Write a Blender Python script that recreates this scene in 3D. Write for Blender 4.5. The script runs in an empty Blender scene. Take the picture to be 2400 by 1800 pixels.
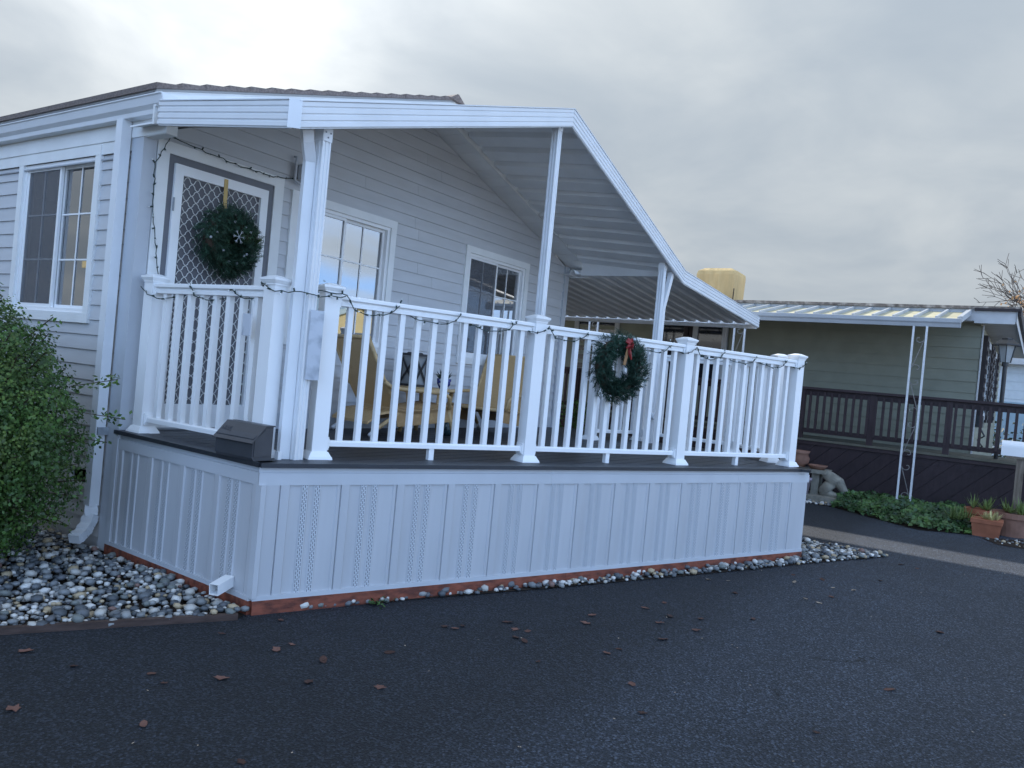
import bpy, math, random
from mathutils import Vector, Matrix, noise

# ------------------------------------------------------------------ camera, sky, sun, exposure
scene = bpy.context.scene
COL = scene.collection
rnd = random.Random(11)

cam_d = bpy.data.cameras.new("camera")
cam = bpy.data.objects.new("camera", cam_d)
COL.objects.link(cam)
RT = Vector((0.55447, -0.82697, 0.09316)); UP = Vector((-0.04233, 0.08377, 0.99559)); FW = Vector((0.83112, 0.55597, -0.01144))
CAM = Vector((-3.209, -5.511, 1.57))
cam.matrix_world = Matrix(((RT.x, UP.x, -FW.x, CAM.x), (RT.y, UP.y, -FW.y, CAM.y), (RT.z, UP.z, -FW.z, CAM.z), (0, 0, 0, 1)))
cam_d.sensor_width = 36.0
cam_d.lens = 36.0 * 1855.0 / 2400.0
cam_d.clip_start = 0.05
cam_d.clip_end = 2000
scene.camera = cam

SUN = Vector((0.495, 0.707, 0.505)).normalized()
sun_d = bpy.data.lights.new("sun", 'SUN')
sun_d.energy = 3.6
sun_d.angle = math.radians(1.2)
sun_d.color = (1.0, 0.96, 0.91)
sun = bpy.data.objects.new("sun", sun_d)
COL.objects.link(sun)
sun.rotation_euler = SUN.to_track_quat('Z', 'Y').to_euler()
sun.location = (0, 0, 30)

scene.view_settings.view_transform = 'Standard'
scene.view_settings.look = 'None'
scene.view_settings.gamma = 1.0
scene.view_settings.use_curve_mapping = False
scene.view_settings.exposure = 0.95

world = bpy.data.worlds.new("World")
scene.world = world
world.use_nodes = True
def build_world():
    nt = world.node_tree; n = nt.nodes; l = nt.links
    n.clear()
    out = n.new('ShaderNodeOutputWorld'); bg = n.new('ShaderNodeBackground')
    l.new(bg.outputs[0], out.inputs[0]); bg.inputs[1].default_value = 0.12
    sky = n.new('ShaderNodeTexSky'); sky.sky_type = 'NISHITA'; sky.sun_disc = False
    sky.sun_elevation = math.asin(SUN.z); sky.sun_rotation = math.atan2(SUN.x, SUN.y)
    sky.air_density = 1.0; sky.dust_density = 0.2; sky.ozone_density = 1.6
    tc = n.new('ShaderNodeTexCoord')
    def vm(op, a, b=None):
        x = n.new('ShaderNodeVectorMath'); x.operation = op
        l.new(a, x.inputs[0]) if hasattr(a, 'node') else setattr(x.inputs[0], 'default_value', a)
        if b is not None:
            l.new(b, x.inputs[1]) if hasattr(b, 'node') else setattr(x.inputs[1], 'default_value', b)
        return x
    def m(op, a, b=0.0, c=0.0, clamp=False):
        x = n.new('ShaderNodeMath'); x.operation = op; x.use_clamp = clamp
        for i, v in enumerate((a, b, c)):
            if hasattr(v, 'node'): l.new(v, x.inputs[i])
            else: x.inputs[i].default_value = v
        return x.outputs[0]
    nrm = vm('NORMALIZE', tc.outputs['Generated']).outputs[0]
    sep = n.new('ShaderNodeSeparateXYZ'); l.new(nrm, sep.inputs[0])
    z = m('MAXIMUM', sep.outputs[2], 0.0)
    inv = m('DIVIDE', 1.0, m('ADD', z, 0.22))
    comb = n.new('ShaderNodeCombineXYZ')
    l.new(m('MULTIPLY', sep.outputs[0], inv), comb.inputs[0]); l.new(m('MULTIPLY', sep.outputs[1], inv), comb.inputs[1])
    def nz(scale, detail, rough, off, dist=0.0):
        mp = n.new('ShaderNodeMapping'); mp.inputs[1].default_value = off
        l.new(comb.outputs[0], mp.inputs[0])
        t = n.new('ShaderNodeTexNoise'); t.inputs['Scale'].default_value = scale; t.inputs['Detail'].default_value = detail
        t.inputs['Roughness'].default_value = rough; t.inputs['Distortion'].default_value = dist
        l.new(mp.outputs[0], t.inputs[0]); return t.outputs[0]
    big = nz(0.75, 5, 0.55, (3.1, 1.7, 0), 0.3)
    fine = nz(2.0, 6, 0.52, (7.3, 2.2, 0), 0.4)
    dots = vm('DOT_PRODUCT', nrm, tuple(SUN)).outputs['Value']
    # cloud thickness: mixed noises; breaks towards the side away from the sun
    cov = m('ADD', m('MULTIPLY', big, 0.7), m('MULTIPLY', fine, 0.3))
    side = m('MAXIMUM', m('SUBTRACT', m('MULTIPLY', dots, 0.5), 0.15), -0.165)
    mask = n.new('ShaderNodeMapRange'); mask.interpolation_type = 'SMOOTHSTEP'
    l.new(m('ADD', cov, side), mask.inputs[0])
    mask.inputs[1].default_value = 0.28; mask.inputs[2].default_value = 0.46
    tone = n.new('ShaderNodeMapRange'); tone.interpolation_type = 'SMOOTHSTEP'
    l.new(m('ADD', m('MULTIPLY', big, 0.5), m('MULTIPLY', fine, 0.5)), tone.inputs[0])
    tone.inputs[1].default_value = 0.30; tone.inputs[2].default_value = 0.68
    cl = n.new('ShaderNodeMix'); cl.data_type = 'RGBA'
    l.new(tone.outputs[0], cl.inputs[0])
    cl.inputs[6].default_value = (2.62, 2.82, 2.96, 1); cl.inputs[7].default_value = (1.66, 1.95, 2.28, 1)
    # brighter cloud towards the zenith (overcast luminance law) and round the hidden sun
    fl = n.new('ShaderNodeMapRange'); fl.interpolation_type = 'SMOOTHSTEP'; l.new(dots, fl.inputs[0])      # front-lit clouds away from the sun, boosted to light the house front
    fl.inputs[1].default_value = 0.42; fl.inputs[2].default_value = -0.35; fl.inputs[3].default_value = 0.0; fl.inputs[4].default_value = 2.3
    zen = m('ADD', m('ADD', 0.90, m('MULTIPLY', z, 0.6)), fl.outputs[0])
    g1 = m('POWER', m('MAXIMUM', dots, 0.0), 42.0)
    g2 = m('POWER', m('MAXIMUM', dots, 0.0), 8.0)
    thin = m('SUBTRACT', 1.35, m('MULTIPLY', tone.outputs[0], 0.9))
    glow = m('ADD', m('MULTIPLY', m('MULTIPLY', g1, thin), 5.0), m('MULTIPLY', g2, 0.3))
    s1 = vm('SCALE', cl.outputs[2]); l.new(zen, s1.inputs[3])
    gv = n.new('ShaderNodeCombineXYZ')
    l.new(glow, gv.inputs[0]); l.new(m('MULTIPLY', glow, 0.98), gv.inputs[1]); l.new(m('MULTIPLY', glow, 0.92), gv.inputs[2])
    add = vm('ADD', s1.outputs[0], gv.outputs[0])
    fin = n.new('ShaderNodeMix'); fin.data_type = 'RGBA'
    l.new(mask.outputs[0], fin.inputs[0])
    rz = m('ADD', m('MULTIPLY', z, 0.65), 0.40)
    cv = n.new('ShaderNodeCombineXYZ'); l.new(sep.outputs[0], cv.inputs[0]); l.new(sep.outputs[1], cv.inputs[1]); l.new(rz, cv.inputs[2])
    l.new(vm('NORMALIZE', cv.outputs[0]).outputs[0], sky.inputs[0])
    skb = vm('SCALE', sky.outputs[0]); skb.inputs[3].default_value = 3.3
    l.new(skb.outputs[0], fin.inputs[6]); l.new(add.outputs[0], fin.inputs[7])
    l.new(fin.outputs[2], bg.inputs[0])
build_world()

# ------------------------------------------------------------------ materials
MATS = {}
def mat(name, col, rough=0.5, spec=0.5, var=0.08, vscale=6.0, bump=0.0, bscale=60.0, stretch=None, metal=0.0, col2=None, island=0.0, c2scale=3.0, c2lo=0.45, c2hi=0.65, detail=6.0, trans=0.0, coat=0.0, objrand=0.0):
    if name in MATS: return MATS[name]
    m = bpy.data.materials.new(name); m.use_nodes = True
    nt = m.node_tree; n = nt.nodes; l = nt.links
    b = n['Principled BSDF']
    b.inputs['Roughness'].default_value = rough
    b.inputs['Specular IOR Level'].default_value = spec
    b.inputs['Metallic'].default_value = metal
    if coat: b.inputs['Coat Weight'].default_value = coat
    tc = n.new('ShaderNodeTexCoord'); mp = n.new('ShaderNodeMapping')
    l.new(tc.outputs['Object'], mp.inputs[0])
    if stretch: mp.inputs[3].default_value = stretch
    nz = n.new('ShaderNodeTexNoise'); nz.inputs['Scale'].default_value = vscale; nz.inputs['Detail'].default_value = detail
    l.new(mp.outputs[0], nz.inputs[0])
    rp = n.new('ShaderNodeMapRange'); rp.inputs[1].default_value = 0.3; rp.inputs[2].default_value = 0.7
    rp.inputs[3].default_value = 1 - var; rp.inputs[4].default_value = 1 + var
    l.new(nz.outputs[0], rp.inputs[0])
    val = rp.outputs[0]
    if island or objrand:
        if island:
            g = n.new('ShaderNodeNewGeometry'); src = g.outputs['Random Per Island']; amt = island
        else:
            g = n.new('ShaderNodeObjectInfo'); src = g.outputs['Random']; amt = objrand
        r2 = n.new('ShaderNodeMapRange'); r2.inputs[3].default_value = 1 - amt; r2.inputs[4].default_value = 1 + amt
        l.new(src, r2.inputs[0])
        mm = n.new('ShaderNodeMath'); mm.operation = 'MULTIPLY'; l.new(val, mm.inputs[0]); l.new(r2.outputs[0], mm.inputs[1]); val = mm.outputs[0]
    base = n.new('ShaderNodeRGB'); base.outputs[0].default_value = (*col, 1); src = base.outputs[0]
    if col2:
        n2 = n.new('ShaderNodeTexNoise'); n2.inputs['Scale'].default_value = c2scale; n2.inputs['Detail'].default_value = 5
        l.new(mp.outputs[0], n2.inputs[0])
        r3 = n.new('ShaderNodeMapRange'); r3.inputs[1].default_value = c2lo; r3.inputs[2].default_value = c2hi
        l.new(n2.outputs[0], r3.inputs[0])
        mx = n.new('ShaderNodeMix'); mx.data_type = 'RGBA'; l.new(r3.outputs[0], mx.inputs[0])
        mx.inputs[6].default_value = (*col, 1); mx.inputs[7].default_value = (*col2, 1); src = mx.outputs[2]
    sc = n.new('ShaderNodeVectorMath'); sc.operation = 'SCALE'
    l.new(src, sc.inputs[0]); l.new(val, sc.inputs[3]); l.new(sc.outputs[0], b.inputs['Base Color'])
    if bump:
        nb = n.new('ShaderNodeTexNoise'); nb.inputs['Scale'].default_value = bscale; nb.inputs['Detail'].default_value = 4
        l.new(mp.outputs[0], nb.inputs[0])
        bp = n.new('ShaderNodeBump'); bp.inputs['Strength'].default_value = bump; bp.inputs['Distance'].default_value = 0.01
        l.new(nb.outputs[0], bp.inputs['Height']); l.new(bp.outputs[0], b.inputs['Normal'])
    if trans:
        t = n.new('ShaderNodeBsdfTranslucent'); l.new(sc.outputs[0], t.inputs[0])
        ms = n.new('ShaderNodeMixShader'); ms.inputs[0].default_value = trans
        l.new(b.outputs[0], ms.inputs[1]); l.new(t.outputs[0], ms.inputs[2])
        l.new(ms.outputs[0], n['Material Output'].inputs[0])
    MATS[name] = m
    return m

WHITE = mat('white_vinyl', (0.86, 0.865, 0.865), 0.38, 0.45, 0.045, 1.6)
WALU = mat('white_aluminium', (0.74, 0.76, 0.78), 0.42, 0.5, 0.05, 3.0)
TRIM = mat('white_trim_paint', (0.80, 0.81, 0.80), 0.5, 0.4, 0.05, 4.0)
SIDING = mat('grey_siding', (0.56, 0.57, 0.585), 0.55, 0.35, 0.06, 2.0, 0.12, 35, (1, 1, 5), objrand=0.03)
CTRIM = mat('grey_corner_paint', (0.50, 0.525, 0.56), 0.5, 0.4, 0.04, 3.0)
SKIRT = mat('grey_vinyl_skirt', (0.475, 0.485, 0.505), 0.42, 0.45, 0.075, 4.0, stretch=(1.6, 1, 0.22), objrand=0.025)
SKTRIM = mat('skirt_trim', (0.52, 0.54, 0.57), 0.42, 0.45, 0.05, 3.0)
DKGREY = mat('charcoal_frame', (0.15, 0.155, 0.175), 0.5, 0.4, 0.06, 6.0)
DECKB = mat('charcoal_composite', (0.024, 0.028, 0.036), 0.42, 0.5, 0.16, 5.0, 0.25, 70, (0.3, 4, 4), objrand=0.12)
REDW = mat('red_stained_timber', (0.23, 0.068, 0.040), 0.6, 0.35, 0.25, 6.0, 0.3, 30, (0.6, 6, 6), col2=(0.11, 0.036, 0.026), c2scale=4.0)
BRNW = mat('weathered_brown_timber', (0.075, 0.05, 0.042), 0.8, 0.3, 0.3, 9.0, 0.5, 50, (1, 1, 5))
PAN = mat('white_roof_pan', (0.80, 0.815, 0.82), 0.45, 0.45, 0.06, 3.0, objrand=0.03)
SHINGLE = mat('brown_asphalt_shingle', (0.20, 0.165, 0.15), 0.9, 0.2, 0.3, 60.0, 0.6, 220, island=0.25)
BLACKM = mat('black_metal', (0.022, 0.023, 0.026), 0.42, 0.5, 0.2, 10.0, 0.1, 200)
CHARBOX = mat('charcoal_mailbox_steel', (0.05, 0.053, 0.062), 0.42, 0.5, 0.12, 8.0, 0.08, 120)
GREENWIRE = mat('dark_green_wire', (0.018, 0.04, 0.035), 0.5, 0.5, 0.1)
BULB = mat('clear_bulb', (0.75, 0.76, 0.74), 0.15, 0.6, 0.02)
LATT = mat('white_lattice_metal', (0.72, 0.72, 0.70), 0.45, 0.5, 0.04)
SCREEN = mat('grey_screen_mesh', (0.155, 0.155, 0.17), 0.65, 0.3, 0.08, 3.0)
BRONZE = mat('gold_ribbon', (0.55, 0.37, 0.11), 0.4, 0.5, 0.1, 20)
FIR = mat('fir_needles', (0.026, 0.066, 0.046), 0.55, 0.35, 0.35, 14.0, island=0.5, trans=0.15)
FIR2 = mat('door_wreath_needles', (0.036, 0.082, 0.052), 0.55, 0.35, 0.35, 9.0, island=0.5, trans=0.15, col2=(0.06, 0.10, 0.025), c2scale=6.0, c2lo=0.55, c2hi=0.75)
TWIG = mat('brown_twig', (0.06, 0.042, 0.03), 0.8, 0.2, 0.3, 20)
RED = mat('red_ribbon', (0.25, 0.016, 0.016), 0.5, 0.5, 0.2, 18)
TAN = mat('tan_ribbon', (0.30, 0.17, 0.08), 0.6, 0.3, 0.2, 18)
SILVER = mat('silver_ornament', (0.45, 0.48, 0.52), 0.3, 0.6, 0.05)
LEAFG = mat('shrub_leaf', (0.060, 0.125, 0.028), 0.42, 0.45, 0.45, 3.0, island=0.45, trans=0.28, col2=(0.115, 0.17, 0.035), c2scale=5.0, c2lo=0.5, c2hi=0.72)
IVY = mat('ivy_leaf', (0.032, 0.082, 0.026), 0.42, 0.45, 0.35, 4.0, island=0.4, trans=0.15, col2=(0.06, 0.12, 0.03), c2scale=4.0)
SUCC = mat('succulent_leaf', (0.03, 0.07, 0.06), 0.5, 0.4, 0.3, 10, island=0.3)
ALOE = mat('aloe_leaf', (0.16, 0.22, 0.07), 0.5, 0.4, 0.3, 10, island=0.35, trans=0.15)
PALE = mat('pale_bromeliad_leaf', (0.50, 0.46, 0.22), 0.5, 0.4, 0.25, 10, island=0.3, trans=0.2)
TERRA = mat('terracotta', (0.30, 0.11, 0.06), 0.75, 0.25, 0.2, 7.0, 0.2, 60, objrand=0.15)
TERRA2 = mat('weathered_terracotta', (0.26, 0.14, 0.10), 0.8, 0.2, 0.25, 6.0, 0.2, 60)
LILAC = mat('lilac_plastic', (0.36, 0.31, 0.36), 0.6, 0.3, 0.1)
CONC = mat('garden_concrete', (0.25, 0.235, 0.195), 0.9, 0.2, 0.25, 9.0, 0.5, 80)
SOIL = mat('dark_soil', (0.035, 0.027, 0.022), 0.95, 0.1, 0.4, 12.0, 0.6, 60)
CHIMC = mat('tan_canvas', (0.62, 0.44, 0.21), 0.85, 0.2, 0.16, 5.0, 0.35, 9, (1, 1, 0.25))
NSIDE = mat('sage_green_siding', (0.25, 0.255, 0.20), 0.7, 0.25, 0.08, 3.0, objrand=0.03)
NDECK = mat('dark_brown_deck_stain', (0.030, 0.019, 0.022), 0.6, 0.35, 0.25, 6.0, 0.2, 40, (3, 3, 1), objrand=0.12)
NRAIL = mat('dark_brown_rail_stain', (0.038, 0.024, 0.026), 0.55, 0.35, 0.2, 6.0, objrand=0.08)
NSTEP = mat('grey_green_deck_edge', (0.12, 0.115, 0.09), 0.8, 0.25, 0.2, 6.0)
NAWN = mat('cream_awning_pan', (0.48, 0.44, 0.29), 0.55, 0.35, 0.14, 3.0, objrand=0.08)
NRIB = mat('grey_awning_rib', (0.42, 0.44, 0.46), 0.5, 0.4, 0.10, 3.0)
NROOF = mat('neighbour_roof_felt', (0.20, 0.165, 0.14), 0.95, 0.15, 0.45, 14.0, 0.6, 60, col2=(0.38, 0.33, 0.28), c2scale=9.0)
NFASC = mat('neighbour_white_fascia', (0.50, 0.51, 0.52), 0.6, 0.3, 0.08)
IRON = mat('white_painted_iron', (0.66, 0.68, 0.70), 0.5, 0.4, 0.10, 20)
RUST = mat('bare_scroll_iron', (0.22, 0.21, 0.20), 0.55, 0.4, 0.3, 30)
SHUT = mat('dark_shutter', (0.035, 0.028, 0.03), 0.6, 0.3, 0.2)
PWOOD = mat('grey_weathered_post', (0.20, 0.165, 0.13), 0.85, 0.2, 0.3, 8.0, 0.4, 50, (5, 5, 0.7))
FROST = mat('frosted_lamp_glass', (0.30, 0.33, 0.34), 0.25, 0.5, 0.08)
BARK = mat('grey_bark', (0.13, 0.105, 0.09), 0.9, 0.15, 0.25, 10)
ORANGE = mat('orange_autumn_leaf', (0.40, 0.24, 0.12), 0.7, 0.25, 0.3, 2.0, island=0.35, trans=0.3)
DARKG = mat('dark_evergreen_leaf', (0.055, 0.075, 0.045), 0.6, 0.3, 0.35, 1.0, island=0.4)
FALLEN = mat('fallen_leaf_brown', (0.115, 0.058, 0.045), 0.7, 0.3, 0.3, 30, objrand=0.55)
FALLEN2 = mat('fallen_leaf_pale', (0.42, 0.34, 0.26), 0.7, 0.3, 0.3, 30, objrand=0.4)
YELW = mat('pale_yellow_wall', (0.62, 0.53, 0.30), 0.7, 0.25, 0.06, 2.0)
BLUET = mat('pale_blue_trim', (0.42, 0.55, 0.62), 0.6, 0.3, 0.06)
BLUEW = mat('pale_grey_blue_wall', (0.58, 0.64, 0.68), 0.6, 0.3, 0.06)
SILVERM = mat('galvanised_clamp', (0.30, 0.33, 0.36), 0.45, 0.5, 0.15, 20)
GLAZEB = mat('teal_glaze', (0.02, 0.05, 0.065), 0.2, 0.6, 0.2, 12)
RATF = mat('cane_frame', (0.55, 0.38, 0.19), 0.45, 0.45, 0.22, 18.0, objrand=0.1)
CHROME = mat('leg_tip_white', (0.75, 0.75, 0.76), 0.3, 0.5, 0.03)
PLAQ = mat('number_plaque_grey', (0.52, 0.55, 0.60), 0.5, 0.4, 0.06, 3.0, col2=(0.20, 0.23, 0.27), c2scale=7.0, c2lo=0.46, c2hi=0.70)
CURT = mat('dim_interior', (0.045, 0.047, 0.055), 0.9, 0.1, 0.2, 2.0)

def special(name):
    m = bpy.data.materials.new(name); m.use_nodes = True
    return m, m.node_tree.nodes, m.node_tree.links, m.node_tree.nodes['Principled BSDF']

def glass_mat(name, tint, ior, wob=0.004):
    m, n, l, b = special(name)
    tr = n.new('ShaderNodeBsdfTransparent'); tr.inputs[0].default_value = (*tint, 1)
    gl = n.new('ShaderNodeBsdfGlossy'); gl.inputs['Roughness'].default_value = 0.015; gl.inputs[0].default_value = (0.95, 0.97, 1, 1)
    fr = n.new('ShaderNodeFresnel'); fr.inputs[0].default_value = ior
    tc = n.new('ShaderNodeTexCoord'); nz = n.new('ShaderNodeTexNoise'); nz.inputs['Scale'].default_value = 1.6; nz.inputs['Detail'].default_value = 1
    bp = n.new('ShaderNodeBump'); bp.inputs['Strength'].default_value = wob; bp.inputs['Distance'].default_value = 0.1
    l.new(tc.outputs['Object'], nz.inputs[0]); l.new(nz.outputs[0], bp.inputs['Height']); l.new(bp.outputs[0], gl.inputs['Normal'])
    ms = n.new('ShaderNodeMixShader'); l.new(fr.outputs[0], ms.inputs[0]); l.new(tr.outputs[0], ms.inputs[1]); l.new(gl.outputs[0], ms.inputs[2])
    l.new(ms.outputs[0], n['Material Output'].inputs[0])
    return m
GLASS = glass_mat('window_glass', (0.50, 0.54, 0.58), 4.2)

def screen_mat():
    m, n, l, b = special('insect_screen')
    b.inputs['Base Color'].default_value = (0.16, 0.165, 0.18, 1); b.inputs['Roughness'].default_value = 0.7
    tr = n.new('ShaderNodeBsdfTransparent'); ms = n.new('ShaderNodeMixShader'); ms.inputs[0].default_value = 0.40
    l.new(tr.outputs[0], ms.inputs[1]); l.new(b.outputs[0], ms.inputs[2]); l.new(ms.outputs[0], n['Material Output'].inputs[0])
    return m
INSECT = screen_mat()

def asphalt_mat():
    m, n, l, b = special('asphalt')
    tc = n.new('ShaderNodeTexCoord')
    def nz(s, d, r=0.5):
        t = n.new('ShaderNodeTexNoise'); t.inputs['Scale'].default_value = s; t.inputs['Detail'].default_value = d; t.inputs['Roughness'].default_value = r
        l.new(tc.outputs['Object'], t.inputs[0]); return t.outputs[0]
    vo = n.new('ShaderNodeTexVoronoi'); vo.inputs['Scale'].default_value = 95.0; l.new(tc.outputs['Object'], vo.inputs[0])
    fine = nz(78, 5, 0.75); big = nz(0.55, 6, 0.6); mid = nz(6, 6, 0.65)
    cr = n.new('ShaderNodeValToRGB'); l.new(fine, cr.inputs[0])
    e = cr.color_ramp.elements; e[0].position = 0.38; e[0].color = (0.003, 0.0045, 0.0075, 1); e[1].position = 0.68; e[1].color = (0.036, 0.044, 0.058, 1)
    r = n.new('ShaderNodeMapRange'); r.inputs[1].default_value = 0.3; r.inputs[2].default_value = 0.7; r.inputs[3].default_value = 0.78; r.inputs[4].default_value = 1.22
    l.new(big, r.inputs[0])
    r2 = n.new('ShaderNodeMapRange'); r2.inputs[1].default_value = 0.3; r2.inputs[2].default_value = 0.7; r2.inputs[3].default_value = 0.86; r2.inputs[4].default_value = 1.14
    l.new(mid, r2.inputs[0])
    sp = n.new('ShaderNodeSeparateXYZ'); l.new(tc.outputs['Object'], sp.inputs[0])
    ed = n.new('ShaderNodeMath'); ed.operation = 'MULTIPLY_ADD'; l.new(big, ed.inputs[0]); ed.inputs[1].default_value = 1.3; l.new(sp.outputs[1], ed.inputs[2])
    old = n.new('ShaderNodeMapRange'); old.interpolation_type = 'SMOOTHSTEP'; l.new(ed.outputs[0], old.inputs[0])
    old.inputs[1].default_value = -2.75; old.inputs[2].default_value = -3.45; old.inputs[3].default_value = 1.0; old.inputs[4].default_value = 2.1
    m0 = n.new('ShaderNodeMath'); m0.operation = 'MULTIPLY'; l.new(r.outputs[0], m0.inputs[0]); l.new(old.outputs[0], m0.inputs[1])
    mm = n.new('ShaderNodeMath'); mm.operation = 'MULTIPLY'; l.new(m0.outputs[0], mm.inputs[0]); l.new(r2.outputs[0], mm.inputs[1])
    vs = n.new('ShaderNodeSeparateColor'); l.new(vo.outputs['Color'], vs.inputs[0])
    sk = n.new('ShaderNodeMapRange'); l.new(vs.outputs[0], sk.inputs[0]); sk.inputs[1].default_value = 0.55; sk.inputs[2].default_value = 1.0; sk.inputs[3].default_value = 0.75; sk.inputs[4].default_value = 2.6
    m3 = n.new('ShaderNodeMath'); m3.operation = 'MULTIPLY'; l.new(mm.outputs[0], m3.inputs[0]); l.new(sk.outputs[0], m3.inputs[1])
    s = n.new('ShaderNodeVectorMath'); s.operation = 'SCALE'; l.new(cr.outputs[0], s.inputs[0]); l.new(m3.outputs[0], s.inputs[3])
    vc = n.new('ShaderNodeTexVoronoi'); vc.feature = 'DISTANCE_TO_EDGE'; vc.inputs['Scale'].default_value = 0.42
    dn = n.new('ShaderNodeTexNoise'); dn.inputs['Scale'].default_value = 2.2; dn.inputs['Detail'].default_value = 7; dn.inputs['Roughness'].default_value = 0.65; l.new(tc.outputs['Object'], dn.inputs[0])
    dm = n.new('ShaderNodeMix'); dm.data_type = 'VECTOR'; dm.inputs[0].default_value = 0.30; l.new(tc.outputs['Object'], dm.inputs[4]); l.new(dn.outputs['Color'], dm.inputs[5]); l.new(dm.outputs[1], vc.inputs[0])
    ck = n.new('ShaderNodeMapRange'); l.new(vc.outputs['Distance'], ck.inputs[0]); ck.inputs[1].default_value = 0.0012; ck.inputs[2].default_value = 0.0045; ck.inputs[3].default_value = 0.25; ck.inputs[4].default_value = 1.0
    cm = n.new('ShaderNodeMapRange'); l.new(big, cm.inputs[0]); cm.inputs[1].default_value = 0.57; cm.inputs[2].default_value = 0.63; cm.inputs[3].default_value = 1.0; cm.inputs[4].default_value = 0.0
    cx = n.new('ShaderNodeMath'); cx.operation = 'MAXIMUM'; l.new(ck.outputs[0], cx.inputs[0]); l.new(cm.outputs[0], cx.inputs[1])
    s2 = n.new('ShaderNodeVectorMath'); s2.operation = 'SCALE'; l.new(s.outputs[0], s2.inputs[0]); l.new(cx.outputs[0], s2.inputs[3])
    l.new(s2.outputs[0], b.inputs['Base Color'])
    rr = n.new('ShaderNodeMapRange'); rr.inputs[3].default_value = 0.62; rr.inputs[4].default_value = 0.9
    l.new(mid, rr.inputs[0]); l.new(rr.outputs[0], b.inputs['Roughness'])
    b.inputs['Specular IOR Level'].default_value = 0.4
    ad = n.new('ShaderNodeMath'); ad.operation = 'ADD'; l.new(fine, ad.inputs[0]); l.new(vo.outputs['Distance'], ad.inputs[1])
    bp = n.new('ShaderNodeBump'); bp.inputs['Strength'].default_value = 1.0; bp.inputs['Distance'].default_value = 0.012
    l.new(ad.outputs[0], bp.inputs['Height']); l.new(bp.outputs[0], b.inputs['Normal'])
    return m
ASPH = asphalt_mat()

def pebble_mat(name, island):
    m, n, l, b = special(name)
    if island: g = n.new('ShaderNodeNewGeometry'); src = g.outputs['Random Per Island']
    else: g = n.new('ShaderNodeObjectInfo'); src = g.outputs['Random']
    cr = n.new('ShaderNodeValToRGB'); cr.color_ramp.interpolation = 'CONSTANT'
    stops = [(0.0, (0.12, 0.13, 0.14)), (0.14, (0.19, 0.20, 0.205)), (0.28, (0.075, 0.085, 0.095)), (0.40, (0.27, 0.275, 0.27)), (0.52, (0.16, 0.175, 0.165)),
             (0.60, (0.46, 0.44, 0.40)), (0.70, (0.62, 0.60, 0.56)), (0.82, (0.10, 0.105, 0.115)), (0.87, (0.42, 0.33, 0.21)), (0.95, (0.64, 0.62, 0.58)), (0.985, (0.20, 0.12, 0.10))]
    e = cr.color_ramp.elements
    e[0].position = 0; e[0].color = (*stops[0][1], 1); e[1].position = stops[1][0]; e[1].color = (*stops[1][1], 1)
    for p, c in stops[2:]:
        x = e.new(p); x.color = (*c, 1)
    l.new(src, cr.inputs[0])
    tc = n.new('ShaderNodeTexCoord'); nz = n.new('ShaderNodeTexNoise'); nz.inputs['Scale'].default_value = 30; nz.inputs['Detail'].default_value = 6
    l.new(tc.outputs['Object'], nz.inputs[0])
    r = n.new('ShaderNodeMapRange'); r.inputs[1].default_value = 0.3; r.inputs[2].default_value = 0.7; r.inputs[3].default_value = 0.75; r.inputs[4].default_value = 1.2
    l.new(nz.outputs[0], r.inputs[0])
    s = n.new('ShaderNodeVectorMath'); s.operation = 'SCALE'; l.new(cr.outputs[0], s.inputs[0]); l.new(r.outputs[0], s.inputs[3])
    l.new(s.outputs[0], b.inputs['Base Color']); b.inputs['Roughness'].default_value = 0.5
    l.new(s.outputs[0], b.inputs['Base Color'])
    return m
PEB1 = pebble_mat('river_pebble', False)
PEB2 = pebble_mat('river_pebble_mass', True)

def vent_mat():
    m, n, l, b = special('perforated_vent_strip')
    tc = n.new('ShaderNodeTexCoord'); sp = n.new('ShaderNodeSeparateXYZ'); cb = n.new('ShaderNodeCombineXYZ')
    l.new(tc.outputs['Object'], sp.inputs[0]); l.new(sp.outputs[2], cb.inputs[0]); l.new(sp.outputs[0], cb.inputs[1])
    bt = n.new('ShaderNodeTexBrick'); l.new(cb.outputs[0], bt.inputs[0])
    bt.inputs['Color1'].default_value = (0.03, 0.035, 0.05, 1); bt.inputs['Color2'].default_value = (0.045, 0.05, 0.065, 1)
    bt.inputs['Mortar'].default_value = (0.54, 0.565, 0.60, 1)
    bt.inputs['Scale'].default_value = 1.0; bt.inputs['Mortar Size'].default_value = 0.0042; bt.inputs['Mortar Smooth'].default_value = 0.2
    bt.inputs['Brick Width'].default_value = 0.026; bt.inputs['Row Height'].default_value = 0.0115
    l.new(bt.outputs[0], b.inputs['Base Color']); b.inputs['Roughness'].default_value = 0.45
    return m
VENT = vent_mat()

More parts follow.
